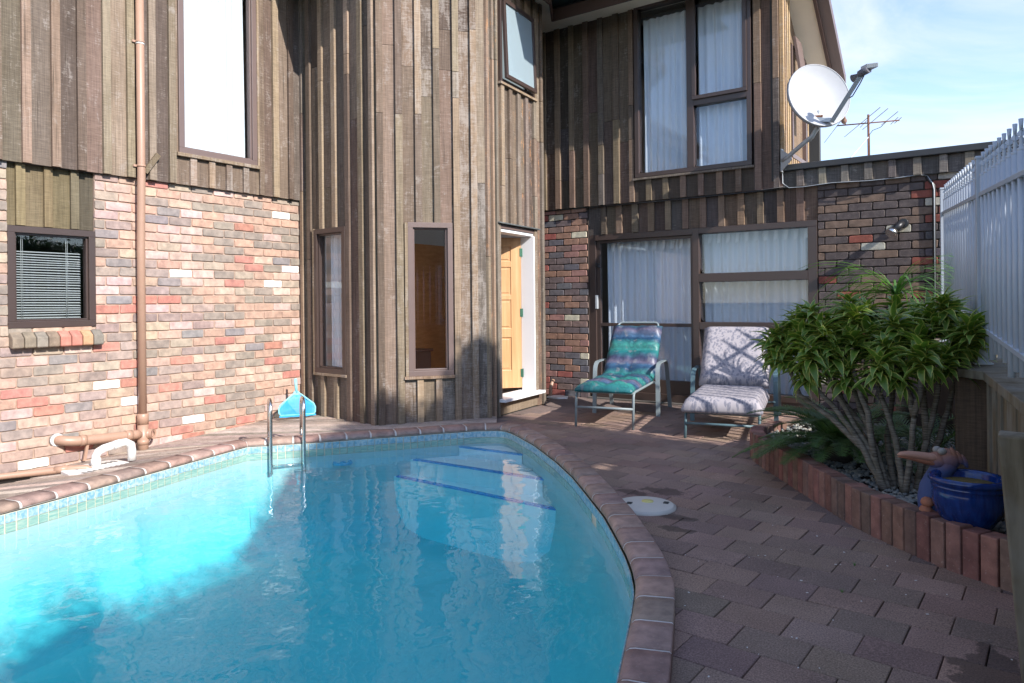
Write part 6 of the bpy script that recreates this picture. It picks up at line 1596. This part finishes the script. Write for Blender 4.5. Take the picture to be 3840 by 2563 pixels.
cb_ = cushion('cushion', fr2, .70, [(1.00, .34), (1.08, .43), (1.48, .93)], .115, M['leafprint'], seams=(), tuft=0, bulge=.9)
tag(cb_, 'grey and white leaf print back pad leaning on the dark teal lounger', 'cushion', 'lounger cushions')

# ------------------------------------------------------------------ unseen house and hedge, added to throw the long shadow over pool and patio
NH = empty('shadow_caster_house', (6, 0, .7), 'plain unseen neighbouring house, added beyond the fence as a shadow caster', 'house')
mb = MB(); mb.box(5.6, 11, -7, 1.5, .6, 4.0); mb.build('wall', simple('cream_weatherboard', (.55, .5, .4), .8), NH)
mb = MB(); mb.add([(5.3, -7.3, 4.0), (5.3, 1.7, 4.0), (8.3, 1.7, 5.4), (8.3, -7.3, 5.4), (11.3, 1.7, 4.0), (11.3, -7.3, 4.0)], [(0, 1, 2, 3), (3, 2, 4, 5), (1, 4, 2), (0, 3, 5), (0, 5, 4, 1)]); mb.build('roof', M['roofmetal'], NH)
prof_h = [(-4.0, 4.9), (-2.5, 4.75), (-1.2, 4.95), (-.3, 4.7), (.25, 4.95), (.6, 4.75), (1.2, 4.85), (1.75, 4.9), (2.2, 5.5), (2.8, 5.85), (3.30, 6.1), (3.55, 5.75), (3.8, 5.6), (4.05, 5.95), (4.27, 6.25), (4.5, 6.0), (4.67, 4.9), (4.85, 3.6), (5.15, 2.8), (8.2, 2.5)]  # hedge height profile, shaped to the shadow edge it casts
def hz(y):
    for (a_, za), (b_, zb_) in zip(prof_h[:-1], prof_h[1:]):
        if a_ <= y <= b_: return za+(zb_-za)*(y-a_)/(b_-a_)
    return 2.5
random.seed(3); HG = MB()
for (a_, za), (b_, zb_) in zip(prof_h[:-1], prof_h[1:]):
    lv = ((.6, .6, zb_-.12, za-.12),) if not (3.2 < (a_+b_)/2 < 4.3) else ((.6, .6, 3.95, 3.95), (4.45, 4.45, zb_-.12, za-.12))  # gap left in the hedge core so sun reaches the shrub top
    for (l0, l1, l2, l3) in lv: HG.add([(x, y, z) for x in (3.45, 4.1) for y, z in ((a_, l0), (b_, l1), (b_, l2), (a_, l3))], [(3, 2, 1, 0), (4, 5, 6, 7), (2, 3, 7, 6), (0, 1, 5, 4), (0, 4, 7, 3), (1, 2, 6, 5)])
for i in range(34000):
    y = random.uniform(-4, 8.2) if random.random() < .45 else random.uniform(1.7, 5.1); h = hz(y); z = h-.04+random.gauss(0, .07) if random.random() < .5 else random.uniform(.7, h)
    if (3.2 < y < 4.3 and 3.98 < z < 4.42 and random.random() < .85) or (y < 1.6 and z > h-.16): continue
    x = random.uniform(3.3, 4.25) if z > h-.3 else random.choice((random.gauss(3.42, .06), random.gauss(4.13, .06)))
    p = Vector((x, y+random.gauss(0, .07), z)); d1 = Vector((random.uniform(-1, 1), random.uniform(-1, 1), random.uniform(-1, 1))).normalized()*.055; d2 = d1.orthogonal().normalized()*.026
    HG.add([p-d1, p+d2, p+d1, p-d2], [(0, 1, 2, 3)])
for i in range(16000):
    y = random.uniform(-4, 1.7); p = Vector((random.uniform(3.35, 4.2), y, hz(y)+random.gauss(0, .11))); d1 = Vector((random.uniform(-1, 1), random.uniform(-1, 1), random.uniform(-1, 1))).normalized()*.022; d2 = d1.orthogonal().normalized()*.012
    HG.add([p-d1, p+d2, p+d1, p-d2], [(0, 1, 2, 3)])
o = HG.build('hedge', M['treeleaf']); tag(o, 'tall unseen hedge beyond the fence, its bumpy top and gap shaped for the shadow it casts', 'hedge', kind='stuff')
